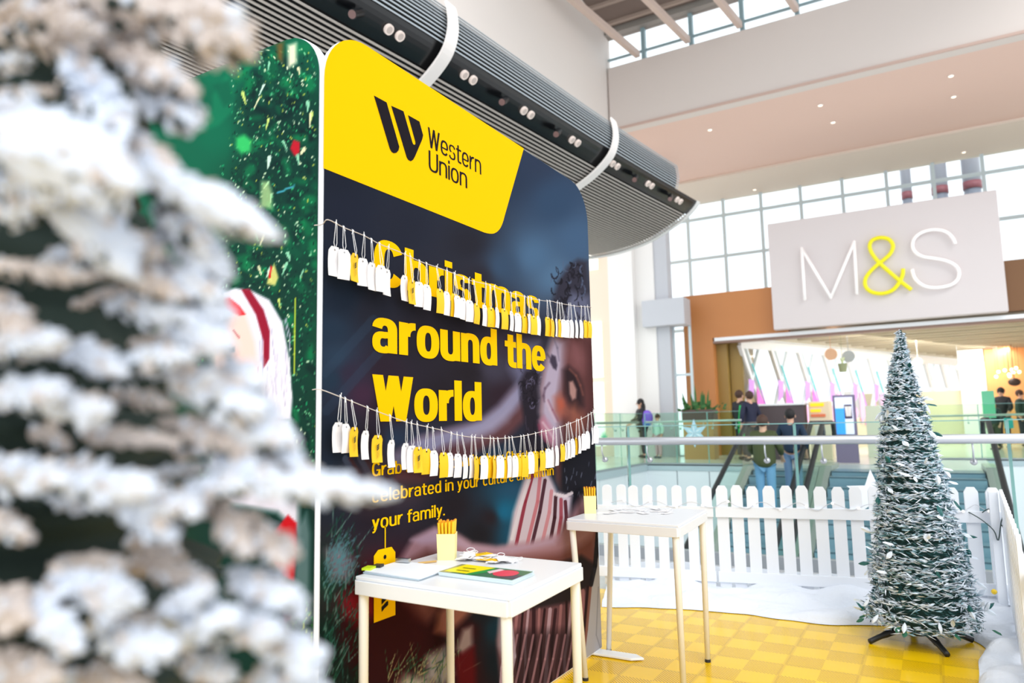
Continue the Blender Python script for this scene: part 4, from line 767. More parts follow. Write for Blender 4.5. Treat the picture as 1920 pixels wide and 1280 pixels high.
def make_tag(col, P, h, zline, yline, yaw, tilt, label, group):
    """gift tag: chamfered card with a hole, thread loop over the twine; yellow ones carry a printed mark"""
    t = empty('gift_tag', P, label, 'gift tag', group); w = .0225; c = .014
    Rm = Matrix.Rotation(yaw, 3, 'Z')@Matrix.Rotation(tilt, 3, 'X'); O = Vector(P)
    def W(y, z, x=0): return O+Rm@Vector((x, y, z))
    out = [(-w, -h), (w, -h), (w, -c), (w-c*.62, -.001), (-w+c*.62, -.001), (-w, -c)]
    m = MB(); T_ = .0012
    hole = [(.0032*math.cos(a), -.011+.0032*math.sin(a)) for a in np.linspace(0, 2*PI, 9)[:-1]]
    bow = lambda z: .004*math.sin((z+h)/h*PI)*(1 if (len(label) % 2) else -1)
    nz = 6
    # card front/back as strips so it can bow a little
    zs = [-h+(h-c)*i/nz for i in range(nz+1)]
    for x_, flip in ((T_/2, 0), (-T_/2, 1)):
        rows = [[W(-w, z, x_+bow(z)), W(w, z, x_+bow(z))] for z in zs]
        for a, b in zip(rows, rows[1:]): m.add([a[0], a[1], b[1], b[0]], [(0,1,2,3) if not flip else (3,2,1,0)])
        m.add([W(-w, -c, x_+bow(-c)), W(w, -c, x_+bow(-c)), W(w-c*.62, -.001, x_), W(-w+c*.62, -.001, x_)], [(0,1,2,3) if not flip else (3,2,1,0)])
    for s_ in (-1, 1):
        pa = [W(w*s_, z, T_/2+bow(z)) for z in zs]; pb = [W(w*s_, z, -T_/2+bow(z)) for z in zs]
        for i in range(nz): m.add([pa[i], pa[i+1], pb[i+1], pb[i]], [(0,1,2,3)])
    m.add([W(-w, -h, T_/2), W(w, -h, T_/2), W(w, -h, -T_/2), W(-w, -h, -T_/2)], [(3,2,1,0)])
    m.add([W(-w+c*.62, -.001, T_/2), W(w-c*.62, -.001, T_/2), W(w-c*.62, -.001, -T_/2), W(-w+c*.62, -.001, -T_/2)], [(0,1,2,3)])
    m.build('card', card_y if col == 'Y' else card_w, t)
    e = MB(); e.add([W(y, z, T_/2+.0012+bow(z)) for y, z in hole], [tuple(range(8))]); e.build('eyelet', ink if col == 'Y' else mat('eyelet_grey', (150,150,156), .6), t)
    s = MB(); top = Vector((TX, yline, zline)); hl = W(0, -.010, .002)
    s.tube([hl, W(-.006, .01, .002), top+Vector((.003, -.003, -.01)), top+Vector((.002, -.0015, .004))], .0009, 5)
    s.tube([hl, W(.006, .01, .002), top+Vector((.003, .003, -.01)), top+Vector((.002, .0015, .004)), top+Vector((-.002, 0, .006))], .0009, 5)
    s.ball(top+Vector((.003, 0, .0)), .0032, 8, 5); s.tube([top+Vector((.003, 0, 0)), top+Vector((.004, random.uniform(-.006, .006), random.choice((.012, -.012))))], .0012, 5)
    s.build('thread', thr, t)
    if col == 'Y':
        b = MB(); x_ = T_/2+.0012+.004
        for k_ in range(3): z_ = -.030-.0062*k_; b.add([W(-.0055, z_-.0045, x_-.0034), W(.001, z_, x_-.0034), W(.0045, z_+.003, x_-.0034), W(.005, z_-.001, x_-.0034), W(.001, z_-.0055, x_-.0034), W(-.0055, z_-.009, x_-.0034)][:6], [(0,1,2,3,4,5)])
        for k_ in range(3): b.add([W(-.005+k_*.0045, -.052, x_-.0034), W(-.0038+k_*.0045, -.052, x_-.0034), W(-.0038+k_*.0045, -.078+.004*k_, x_-.0034), W(-.005+k_*.0045, -.078+.004*k_, x_-.0034)], [(0,1,2,3)], 1)
        b.build('printed_mark', [ink, ink2], t)
    elif random.random() < .35:
        b = MB(); x_ = T_/2+.0022
        for k_ in range(4): b.add([W(-.014+k_*.007, -.03, x_), W(-.0132+k_*.007, -.03, x_), W(-.0132+k_*.007, -.075, x_), W(-.014+k_*.007, -.075, x_)], [(0,1,2,3)])
        b.build('ruled_lines', mat('line_grey', (196,194,200), .7), t)
    return t
for li, data in enumerate((U_T, L_T)):
    ys, zs = lines[li]; which = ('upper', 'lower')[li]
    for k, d in enumerate(data.split()):
        col = d[0]; cx_, ty, by = map(float, d[1:].split(',')); off = (k % 3)*.0075-.004; h_ = hit(cx_, ty, 0, TX+off); hb = hit(cx_, by, 0, TX+off)
        zl_ = float(np.interp(h_[1], ys, zs)); yaw = random.uniform(-.22, .22)
        lab = '%s gift tag on the %s twine, %s from the left' % ('yellow black-marked' if col == 'Y' else 'white', which, ordn(k+1))
        make_tag(col, (TX+off, h_[1], h_[2]), h_[2]-hb[2], max(zl_, h_[2]+.02), h_[1]+random.uniform(-.004, .004), yaw, random.uniform(-.03, .03), lab, 'gift tags on the %s twine' % which)
# ------------------------------------------------------------------ tables
tw_ = mat('table_white', (232,234,238), .3); leg_m = mat('leg_white', (240,240,240), .35); foot_m = mat('foot_black', (40,38,40), .6)
def table(corners, zt, label, feet=None):
    c = sum((Vector((*p, 0)) for p in corners), Vector())/4; root = empty('table', c, label, 'table', 'small white square tables')
    m = MB(); m.prism([(x, y, zt-.012) for x, y in corners], (0, 0, .012)); m.build('tabletop', tw_, root, bevel=.003)
    ins = [c+(Vector((*p, 0))-c)*.985 for p in corners]; m = MB()
    for a, b in zip(ins, ins[1:]+ins[:1]): m.bar((a.x, a.y, zt-.033), (b.x, b.y, zt-.033), .02, .042)
    m.build('apron', tw_, root, bevel=.002)
    for i, p in enumerate(corners):
        t = c+(Vector((*p, 0))-c)*.93; f = Vector((*feet[i], 0)) if feet else t
        m = MB(); m.tube([(f.x, f.y, .012), (t.x, t.y, zt-.06), (t.x, t.y, zt-.013)], [.0135, .0155, .0195], 16); o = m.build('leg', leg_m, root, smooth=False)
        for q in o.data.polygons: q.use_smooth = True
        k = MB(); k.tube([(f.x, f.y, 0), (f.x, f.y, .014)], .0145, 14); k.build('foot_cap', foot_m, o)
    return root
ZT = .745
table([(-1.586,1.735), (-1.012,1.70), (-1.035,2.21), (-1.59,2.235)], ZT, 'near small white table holding brochures, paper and a pencil cup')
table([(-1.57,3.20), (-1.01,3.17), (-1.05,3.77), (-1.592,3.77)], ZT, 'far small white table with scattered tags in front of the picket fence', feet=[(-1.507,3.22), (-1.035,3.22), (-1.07,3.735), (-1.572,3.66)])
# pencil cups with pencils
cupm = mat('cup_pale_yellow', (252,240,168), .5); penm = mat('pencil_orange', (255,200,34), .45); tipm = mat('pencil_end', (240,150,30), .5)
def cup(x, y, label, where, h=.088, r=.034):
    r0 = empty('pencil_cup', (x, y, ZT), label, 'pencil cup'); m = MB(); n = 4
    def ring(rr, z): return [Vector((x+rr*math.cos(PI/4+k*PI/2+.47), y+rr*math.sin(PI/4+k*PI/2+.47), z)) for k in range(n)]
    o0, o1, i1, i0 = ring(r*1.22, ZT), ring(r*1.32, ZT+h), ring(r*1.27, ZT+h), ring(r*1.17, ZT+.004)
    m.add(o0+o1+i1+i0, [(k, (k+1) % n, n+(k+1) % n, n+k) for k in range(n)]+[(n+k, n+(k+1) % n, 2*n+(k+1) % n, 2*n+k) for k in range(n)]+[(2*n+k, 2*n+(k+1) % n, 3*n+(k+1) % n, 3*n+k) for k in range(n)]+[(0,3,2,1), (12,13,14,15)])
    m.build('cup', cupm, r0, bevel=.001)
    rnd = random.Random(int(x*100)); k = 0
    for i in range(5):
        for j in range(5):
            u, v = (i-2)*.0106, (j-2)*.0106; cs, sn = math.cos(.47), math.sin(.47); bx, by = u*cs-v*sn, u*sn+v*cs; zt = ZT+.127+rnd.uniform(-.003, .004); ex = 1.22+rnd.uniform(-.05, .05)
            m = MB(); m.tube([(x+bx*.9, y+by*.9, ZT+.006), (x+bx*ex, y+by*ex, zt)], .0044, 6)
            o = m.build('pencil', penm); b = MB(); b.tube([(x+bx*ex, y+by*ex, zt), (x+bx*(ex+.001), y+by*(ex+.001), zt+.002)], .0036, 6); b.build('pencil_end', tipm, o)
            tag(o, 'orange yellow pencil standing upright in the pale yellow cup on the %s table' % where, 'pencil', 'pencils in the %s cup' % where)
cup(-1.49, 2.09, 'pale yellow pencil cup on the near white table', 'near'); cup(-1.555, 3.44, 'pale yellow pencil cup on the far white table', 'far')
# brochures
def slab(name, pts, z0, h, m_, label, cat, group=None, parent=None):
    m = MB(); m.prism([(x, y, z0) for x, y in pts], (0, 0, h)); o = m.build(name, m_, parent)
    if label: tag(o, label, cat, group)
    return o
bc = [(-1.333,1.853), (-1.078,1.80), (-1.065,1.985), (-1.335,1.985)]
bc = [(-1.345,1.842), (-1.075,1.828), (-1.085,1.975), (-1.345,1.972)]
edgem = mat('paper_edge', (214,228,232), .5)
for i in range(4):
    z = ZT+.001+i*.0032; j = [(x+random.uniform(-.002,.002), y+random.uniform(-.002,.002)) for x, y in bc]
    o = slab('brochure', j, z, .0028, edgem, ('topmost glossy brochure with yellow, green and red cover on the near table' if i == 3 else 'brochure in the stack on the near table, %s from the top' % ordn(4-i)), 'brochure', 'brochures stacked on the near table')
    if i == 3:
        zt = z+.0032; (x0,y0),(x1,y1),(x2,y2),(x3,y3) = j
        def B(u, v): return (x0+(x1-x0)*u+(x3-x0)*v, y0+(y1-y0)*u+(y3-y0)*v, zt)
        def Bz(pts, dz): return [(p[0], p[1], p[2]+dz) for p in (B(u, v) for u, v in pts)]
        m = MB(); m.add(Bz([(0,0),(1,0),(1,1),(0,1)], 0), [(0,1,2,3)]); m.add(Bz([(.0,0),(.16,0),(.2,.5),(.05,1),(0,1)], .0003), [(0,1,2,3,4)], 1); m.add(Bz([(.04,.12),(.36,.1),(.5,.95),(.07,1)], .0006), [(0,1,2,3)], 2); m.add(Bz([(.36,.05),(.44,0),(.58,.6),(.5,1)], .0005), [(0,1,2,3)], 3)
        m.add(Bz([(.76+.15*math.cos(q), .55+.34*math.sin(q)) for q in np.linspace(0, 6.28, 17)[:-1]], .0006), [tuple(range(16))], 4); m.add(Bz([(.52,.5),(.6,.35),(.66,.85),(.58,.9)], .0007), [(0,1,2,3)], 5); m.add(Bz([(.7,.1),(1,.05),(1,.5),(.9,.5),(.86,.25)], .0004), [(0,1,2,3,4)], 6)
        m.build('cover', [mat('cover_green', (40,110,80), .3), mat('cover_khaki', (150,150,100), .3), mat('cover_yellow', (255,236,0), .3), mat('cover_bright_green', (16,150,70), .3), mat('cover_red', (226,50,86), .3), mat('cover_pink', (236,206,214), .3), mat('cover_dark', (70,60,80), .3)], o)
        m = MB()
        for k in range(2): m.add(Bz([(.14+k*.0,.3+.28*k),(.32,.3+.28*k),(.33,.36+.28*k),(.15,.36+.28*k)], .0009), [(0,1,2,3)])
        m.build('cover_print', blk, o)
# writing paper on a clipboard
pc = [(-1.585,1.775), (-1.352,1.757), (-1.362,1.945), (-1.588,1.955)]
r = slab('clipboard', [(x-.003, y-.003) for x, y in pc], ZT+.001, .004, mat('board_grey', (176,192,202), .5), 'grey clipboard lying at the left corner of the near table', 'clipboard')
m = MB(); a = Vector((-1.575,1.90,ZT+.012)); m.box((-1.555, 1.93, ZT+.0175), (.05, .016, .012), rz=.1); m.box((-1.555, 1.945, ZT+.013), (.03, .01, .008), rz=.1); m.build('clip', mat('clip_chrome', (196,202,210), .2, metal=.9), r)
for i in range(3):
    slab('paper_sheet', [(x+random.uniform(-.003,.003), y+random.uniform(-.004,.003)) for x, y in pc], ZT+.0055+i*.0012, .001, mat('paper_white', (240,244,250), .6), 'white paper sheet on the clipboard, %s of the three' % ('lowest', 'middle', 'topmost')[i], 'paper', 'sheets on the clipboard')
m = MB(); m.box((-1.588, 1.80, ZT+.0125), (.03, .045, .007), rz=.3); o = m.build('marker_case', mat('lime', (206,230,30), .5)); tag(o, 'lime and black marker lying at the left edge of the near table', 'marker'); k = MB(); k.box((-1.582, 1.838, ZT+.0135), (.026, .03, .008), rz=.3); k.build('marker_cap', foot_m, o)
m = MB(); m.tube([(-1.52,1.965,ZT+.004), (-1.485,2.02,ZT+.004)], .0035, 6); m2 = m.build('pencil', mat('pencil_dull', (200,160,90), .5)); tag(m2, 'thin tan pencil lying flat between the paper and the cup', 'pencil')
# heaps of loose tags
rnd = random.Random(5); LOOSE = {}
def loose(cx_, cy_, sx, sy, n, where, z0=ZT, dark=.3):
    for i in range(n):
        x, y, a = cx_+rnd.uniform(-sx, sx), cy_+rnd.uniform(-sy, sy), rnd.uniform(0, 2*PI); z = z0+.001+i*.0011; c, s = math.cos(a), math.sin(a)
        f = lambda u, v, w=0: (x+u*c-v*s, y+u*s+v*c, z+w)
        m = MB(); m.prism([f(-.04,-.02), (f(.028,-.02)), f(.04,-.01), f(.04,.01), f(.028,.02), f(-.04,.02)], (0, 0, .0008)); o = m.build('gift_tag', card_w if (i+int(x*50)) % 5 else card_y); LOOSE.setdefault(where, []).append((proj(np.array([x, y, z]))[0], o))
        q = MB(); q.tube(smooth_path([f(.034,0,.001), f(.05,.012,.004), f(.066+rnd.uniform(-.01,.02),.0,.009), f(.07,-.016,.004), f(.045,-.012,.003), f(.034,0,.0015)], 4), .0011, 5); q.build('thread', thr, o)
        if i % 2 or where == 'far': k = MB(); k.add([f(-.03,-.012,.001), f(.0,-.012,.001), f(.0,-.008,.001), f(-.03,-.008,.001)], [(0,1,2,3)]); k.build('printed_mark', ink, o)
loose(-1.345, 2.125, .085, .035, 13, 'near'); 
rnd = random.Random(9)
spots = [(-1.42,3.66),(-1.34,3.62),(-1.25,3.6),(-1.19,3.55),(-1.38,3.52),(-1.3,3.5),(-1.44,3.45),(-1.22,3.64),(-1.47,3.58),(-1.3,3.7)]
for i, (x, y) in enumerate(spots): loose(x, y, .01, .01, 1, 'far', ZT+.0003*i)
for where, L_ in LOOSE.items():
    for k, (_, o) in enumerate(sorted(L_, key=lambda t: t[0])): tag(o, 'loose %s gift tag with white thread on the %s table, %s from the left' % ('yellow' if o.data.materials[0] == card_y else 'white', where, ordn(k+1)), 'gift tag', 'loose gift tags on the %s table' % where)
# ------------------------------------------------------------------ picket fences
pick = mat('picket_white', (230,234,241), .45); FA0, FA1 = Vector((-2.12, 5.04, 0)), Vector((.33, 5.50, 0)); fd = (FA1-FA0).normalized(); fn = Vector((fd.y, -fd.x, 0))
def on_fence(x):
    d = ray(x, 1000.0); d = Vector((d[0], d[1], 0)); A = FA0-Vector((0, 0, 0)); den = d.x*fd.y-d.y*fd.x; t = (A.x*fd.y-A.y*fd.x)/den; return Vector((d.x*t, d.y*t, 0))
def picket(root, c, d, w, z0, z1, round_top, tilt=0):
    n = Vector((d.y, -d.x, 0)); a = w/2; T_ = .018
    if round_top: top = [(a*math.cos(t), z1-a*.8+a*.8*math.sin(t)) for t in np.linspace(0, PI, 9)]
    else: top = [(a, z1-.03), (a*.55, z1), (-a*.55, z1), (-a, z1-.03)]
    pts = [(-a, z0), (a, z0)]+top
    m = MB(); m.prism([c+d*(u+tilt*(v-z0))+Vector((0, 0, v))-n*T_/2 for u, v in pts], n*T_); m.build('picket', pick, root, bevel=.002)
def fence(name, pxs, label, round_top, w, z1):
    P = [on_fence(x) for x in pxs]; root = empty(name, P[len(P)//2], label, 'fence')
    for p in P: picket(root, p, fd, w, .03, z1+random.uniform(-.004, .004), round_top)
    for z in (.565, .125):
        m = MB(); a, b = P[0]-fd*w*.6+fn*.018, P[-1]+fd*w*.6+fn*.018; m.bar((a.x, a.y, z), (b.x, b.y, z), .018, .072); m.build('rail', pick, root, bevel=.002)
    return root
fence('picket_fence', [1113, 1141, 1168, 1190, 1217, 1244, 1272, 1300, 1328], 'left white picket fence section with round tops behind the far table', True, .072, .745)
fence('picket_fence', [1357, 1385, 1414.5, 1445.5, 1478, 1508, 1542, 1576, 1609, 1645, 1682, 1718, 1755, 1790, 1827, 1868], 'right white picket fence section with cut corners running behind the frosted tree', False, .078, .745)
_a, _b = ray(1884, 1000), ray(1908, 1000); C0 = Vector((_a[0]/_a[1]*5.44, 5.44, 0)); C1 = Vector((_b[0]/_b[1]*3.4, 3.4, 0)); cdv = (C1-C0).normalized(); cn = Vector((cdv.y, -cdv.x, 0)); fc = empty('picket_fence', C0, 'side white picket fence section running toward the viewer at far right', 'fence')
for k in range(13): picket(fc, C0+cdv*(.05+.165*k), cdv, .078, .03, .745, True)
for z in (.565, .125):
    m = MB(); a, b = C0-cn*.02, C0+cdv*2.2-cn*.02; m.bar((a.x, a.y, z), (b.x, b.y, z), .02, .072); m.build('rail', pick, fc)
m = MB(); p = C0+cdv*.0+Vector((-.045,-.03,0)); m.box((p.x, p.y, .37), (.05, .05, .72)); m.build('post', pick, fc, bevel=.004)
# small light string along the fence
wirem = mat('wire_clear', (198,200,206), .5); m = MB(); P = [on_fence(x) for x in np.linspace(1150, 1868, 60)]; pts = []
for i, p in enumerate(P): pts.append(p+fn*.034+Vector((0, 0, .615+.022*math.sin(i*1.15)+random.uniform(-.006, .006))))
m.tube(smooth_path(pts, 3), .0022, 5); sl = m.build('string_lights', wirem, smooth=True); tag(sl, 'clear wired string of tiny lights draped along the picket fence tops', 'string lights')
for i in range(2, 60, 4): b = MB(); b.ball(pts[i], .009, 8, 6); b.build('bulb', mat('bulb_frost', (246,240,236), .3, emit=((255,244,235), .6)), sl)
m = MB(); q = C0+Vector((-.06, -.05, .6)); pts = [q+Vector((-.13,.06,.0)), q+Vector((-.06,.0,-.04)), q+Vector((.0,-.03,-.1)), q+Vector((.02,-.02,-.16)), q+Vector((.05,-.05,-.02)), q+Vector((.09,-.04,-.08)), q+Vector((.11,-.02,-.13)), q+Vector((.06,0,-.1)), q+Vector((0,.0,.02)), q+Vector((-.05,0,.0))]
m.tube(smooth_path(pts, 4), .0035, 6); tag(m.build('cable', mat('cable_dark', (44,66,64), .5), smooth=True), 'dark green cable coiled around the fence corner post', 'cable')
m = MB(); p = at(1864, 1109, 4.3); m.ball(p, .016, 10, 8); tag(m.build('bauble', mat('bauble_yellow', (246,206,40), .25), smooth=True), 'small yellow ball on the snow sheet by the fence corner', 'bauble')
p = on_fence(1630)+Vector((0, .45, 0)); m = MB(); z0 = .86
st_ = [((.17 if k % 2 == 0 else .07)*math.sin(k*PI/5), (.17 if k % 2 == 0 else .07)*math.cos(k*PI/5)) for k in range(10)]
m.prism([p+fd*(u-.0)+Vector((0, 0, .66+v)) for u, v in st_], fn*.02); m.tube([p+Vector((0,0,.0)), p+Vector((0,0,.5))], .008, 6)
tag(m.build('star_decoration', mat('star_white', (240,243,248), .4)), 'white star standing behind the fence left of the frosted tree', 'star')
# ------------------------------------------------------------------ snow blanket
Fp = [(-1.97,4.50),(-1.42,4.69),(-.94,4.70),(-.6,4.68),(-.2,4.86),(.03,4.8),(.13,4.55),(.10,4.3),(.09,4.0),(.12,3.2)]; Bp = [(-2.3,5.55),(-1.5,5.7),(-.95,5.75),(-.5,5.8),(0,5.85),(.6,5.95),(.95,5.7),(1.0,4.9),(1.0,4.2),(1.0,3.2)]
def resample(P, n):
    P = smooth_path([(x, y, 0) for x, y in P], 8); L = [0]
    for a, b in zip(P, P[1:]): L.append(L[-1]+(b-a).length)
    return [(np.interp(L[-1]*i/n, L, [p.x for p in P]), np.interp(L[-1]*i/n, L, [p.y for p in P])) for i in range(n+1)]
from mathutils import noise as mn
NA, NB = 150, 46; F_, B_ = resample(Fp, NA), resample(Bp, NA); m = MB(); vs = []
for i in range(NA+1):
    for j in range(NB+1):
        t = j/NB; x = F_[i][0]*(1-t)+B_[i][0]*t; y = F_[i][1]*(1-t)+B_[i][1]*t; wv = .03*mn.noise(Vector((x*3, y*3, 1)))
        e = min(1, t/.12); e = math.sqrt(max(0, 1-(1-e)**2)); h = e*(.035+.04*min(1, t/.5)+.06*mn.noise(Vector((x*2.6, y*4, 0)))+.035*mn.noise(Vector((x*6, y*10, 3))))
        x += wv*(1-t); y += .03*mn.noise(Vector((x*5, y*2, 5)))*(1-t); vs.append((x, y, max(.004, h)))
m.add(vs, [(i*(NB+1)+j, (i+1)*(NB+1)+j, (i+1)*(NB+1)+j+1, i*(NB+1)+j+1) for i in range(NA) for j in range(NB)])
o = m.build('snow_blanket', mat('snow_cotton', (222,227,236), .95, bump=(30, .5)), smooth=True); tag(o, 'lumpy white cotton snow blanket along the foot of the picket fence', 'snow blanket')
# ------------------------------------------------------------------ frosted pop-up tree
TXC, TYC = -.16, 4.60
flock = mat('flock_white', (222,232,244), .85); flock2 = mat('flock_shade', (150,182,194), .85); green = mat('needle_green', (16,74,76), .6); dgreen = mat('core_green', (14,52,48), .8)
tree = empty('christmas_tree', (TXC, TYC, 0), 'slim frosted green christmas tree on a black stand before the picket fence', 'christmas tree')
tip = hit(1688, 612, 1, TYC); prof = [(612,1688,3),(645,1688,9),(700,1690,24),(760,1695,42),(830,1699,58),(900,1708,70),(960,1714,82),(1040,1722,98),(1100,1728,108),(1150,1730,122),(1172,1732,120)]
lev = []
for y_, x_, hw in prof:
    c = hit(x_, y_, 1, TYC); e = hit(x_+hw, y_, 1, TYC); lev.append((c[2], c[0], e[0]-c[0]))
lev = sorted(lev); Zs = [l[0] for l in lev]; tc = lambda z: float(np.interp(z, Zs, [l[1] for l in lev])); trd = lambda z: float(np.interp(z, Zs, [l[2] for l in lev]))*.96
m = MB(); zz_ = np.linspace(Zs[0]+.03, Zs[-1]-.02, 30)
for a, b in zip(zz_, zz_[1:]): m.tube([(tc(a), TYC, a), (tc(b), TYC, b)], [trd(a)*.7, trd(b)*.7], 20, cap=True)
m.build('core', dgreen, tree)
m = MB(); m.tube([(TXC, TYC, .06), (TXC, TYC, 1.0)], .014, 10); m.build('pole', foot_m, tree)
rt = random.Random(21)
def needle(m, p, d, L, w, mi):
    d = Vector(d).normalized(); s = d.cross(Vector((rt.uniform(-1,1), rt.uniform(-1,1), rt.uniform(-1,1)))).normalized()*w; up = d.cross(s).normalized()*w*.5
    m.add([p, p+d*L*.35+s, p+d*L, p+d*L*.35-s, p+d*L*.4+up], [(0,1,4), (1,2,4), (2,3,4), (3,0,4), (0,3,2,1)], mi)
z = Zs[0]+.045; k = 0
while z < Zs[-1]-.02:
    r_ = trd(z); m = MB(); n = int(150+1500*r_); th0 = rt.uniform(0, 6.28)
    sag = .008+.02*r_
    for i in range(n):
        th = 2*PI*i/n+rt.uniform(-.08, .08)+th0; rr = r_*rt.uniform(.78, .98); zc_ = z+sag*math.sin(th*1+k)+rt.gauss(0, .0092); rad = Vector((math.cos(th), math.sin(th), 0)); tan = Vector((-math.sin(th), math.cos(th), 0))*rt.choice((-1, 1))
        p = Vector((tc(z)+rad.x*rr, TYC+rad.y*rr, zc_)); q = rt.random(); d = tan*rt.uniform(.5, 1.3)+rad*rt.uniform(-.1, .75)+Vector((0, 0, rt.gauss(0, .28))); L = rt.uniform(.022, .052)*(.5+.7*min(1, r_/.2))
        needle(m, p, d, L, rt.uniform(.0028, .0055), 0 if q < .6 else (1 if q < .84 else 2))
    for i in range(int(n*.4)):
        th = rt.uniform(0, 2*PI); rr = r_*rt.uniform(.76, .93); p = Vector((tc(z)+math.cos(th)*rr, TYC+math.sin(th)*rr, z-.022+rt.gauss(0, .006))); needle(m, p, (math.cos(th)*.6-math.sin(th), math.sin(th)*.6+math.cos(th), rt.uniform(-.7, .3)), rt.uniform(.02, .04)*(.5+.5*min(1, r_/.2)), .004, 2)
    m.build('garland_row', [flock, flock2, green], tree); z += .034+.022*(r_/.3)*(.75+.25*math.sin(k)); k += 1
def leaf(name, p, d, L, w, m_, parent):
    d = Vector(d).normalized(); s = d.cross(Vector((rt.uniform(-.3,.3), rt.uniform(-1,0), rt.uniform(.2,1)))).normalized(); n = s.cross(d)*.004; m = MB()
    o = [(0,0),(.25,.36),(.5,.5),(.78,.34),(1,0)]; up = [p+d*L*a+s*w*b for a, b in o]; lo = [p+d*L*a-s*w*b for a, b in o[1:-1]]; mid = [p+d*L*a+n*2 for a in (.25,.5,.78)]
    V_ = up+lo+mid; m.add(V_, [(0,1,8),(1,2,9,8),(2,3,10,9),(3,4,10),(0,8,5),(8,9,6,5),(9,10,7,6),(10,4,7)]); m.build(name, m_, parent)
for i in range(60):
    z = Zs[0]+.03+rt.random()**1.3*(Zs[-1]-Zs[0]-.25); th = rt.uniform(PI*.95, PI*2.15); r_ = trd(z)*1.02; p = Vector((tc(z)+r_*math.cos(th), TYC+r_*math.sin(th), z)); g_ = i % 4 == 0
    leaf('leaf', p, (math.cos(th)*.5+rt.uniform(-.5,.5), math.sin(th)*.4, rt.uniform(-1,.5)), rt.uniform(.045,.07), rt.uniform(.02,.03), mat('leaf_teal', (20,92,92), .4) if g_ else flock, tree)
for i in range(70):
    th = rt.uniform(0, 2*PI); z = Zs[0]+rt.uniform(.0, .05); r_ = trd(z)*rt.uniform(.9, 1.1)
    if i % 5 == 0: continue
    if i < 16: leaf('leaf', Vector((tc(z)+r_*math.cos(th), TYC+r_*math.sin(th), z)), (math.cos(th), math.sin(th), -.5), .05, .026, mat('leaf_green', (24,96,70), .5), tree)
st = empty('stand', (TXC, TYC, 0)); st.parent = tree; st.location = (0, 0, 0)
hub = MB(); hub.lathe([(.05,.03),(.06,.045),(.05,.075),(.022,.085),(.02,.16)], (TXC, TYC, 0), 20); hub.build('hub', foot_m, st)
for a in (-2.42, -1.12, .25, 1.75):
    d = Vector((math.cos(a), math.sin(a), 0)); c = Vector((TXC, TYC, 0)); L = .30 if a < 0 else .26; m = MB()
    m.tube(smooth_path([c+Vector((0,0,.055)), c+d*L*.35+Vector((0,0,.062)), c+d*L*.75+Vector((0,0,.035)), c+d*L+Vector((0,0,.012))], 4), [.022]*4+[.018]*4+[.014]*5, 10); m.build('leg', mat('stand_black', (24,26,30), .45), st, smooth=True)
# ------------------------------------------------------------------ blurred foreground tree
AX = at(-120, 640, .66); ft = empty('christmas_tree', (AX[0], AX[1], 0), 'large out of focus flocked tree filling the left foreground', 'christmas tree')
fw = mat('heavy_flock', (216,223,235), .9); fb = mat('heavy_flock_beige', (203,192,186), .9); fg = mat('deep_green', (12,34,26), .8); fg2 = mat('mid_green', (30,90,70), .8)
edge = [(-300,200),(0,300),(200,262),(440,290),(600,330),(850,420),(1130,470),(1280,490),(1800,560),(2600,640)]
m = MB(); pr = []
for y_, x_ in edge:
    c = at(-120, y_, .66); z_ = EYE[2]+(c[2]-EYE[2]); e = at(x_, y_, .66); pr.append((max(.02, math.hypot(e[0]-c[0], e[1]-c[1])*.82), z_))
pr = [(r, z) for r, z in pr if z > .22][::-1]; pr = [(pr[0][0]*.5, pr[0][1]-.03)]+pr+[(.02, pr[-1][1]+.35)]
NV = 60; vs = []; zs_ = np.linspace(pr[0][1], pr[-1][1], 90)
for z_ in zs_:
    r_ = float(np.interp(z_, [p[1] for p in pr], [p[0] for p in pr]))
    for k in range(NV):
        a = 2*PI*k/NV; q = 1+.13*mn.noise(Vector((math.cos(a)*3, math.sin(a)*3, z_*14)))+.10*math.sin(z_*95+a*1.0); vs.append((AX[0]+r_*q*math.cos(a), AX[1]+r_*q*math.sin(a), z_))
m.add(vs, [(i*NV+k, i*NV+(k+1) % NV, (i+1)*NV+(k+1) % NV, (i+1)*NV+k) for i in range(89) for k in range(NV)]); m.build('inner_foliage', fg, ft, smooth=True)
m = MB(); m.tube([(AX[0], AX[1], .02), (AX[0], AX[1], 2.0)], .016, 10); m.lathe([(.16, 0), (.15, .02), (.03, .05)], (AX[0], AX[1], 0), 20); m.build('pole', foot_m, ft)
rf = random.Random(4)
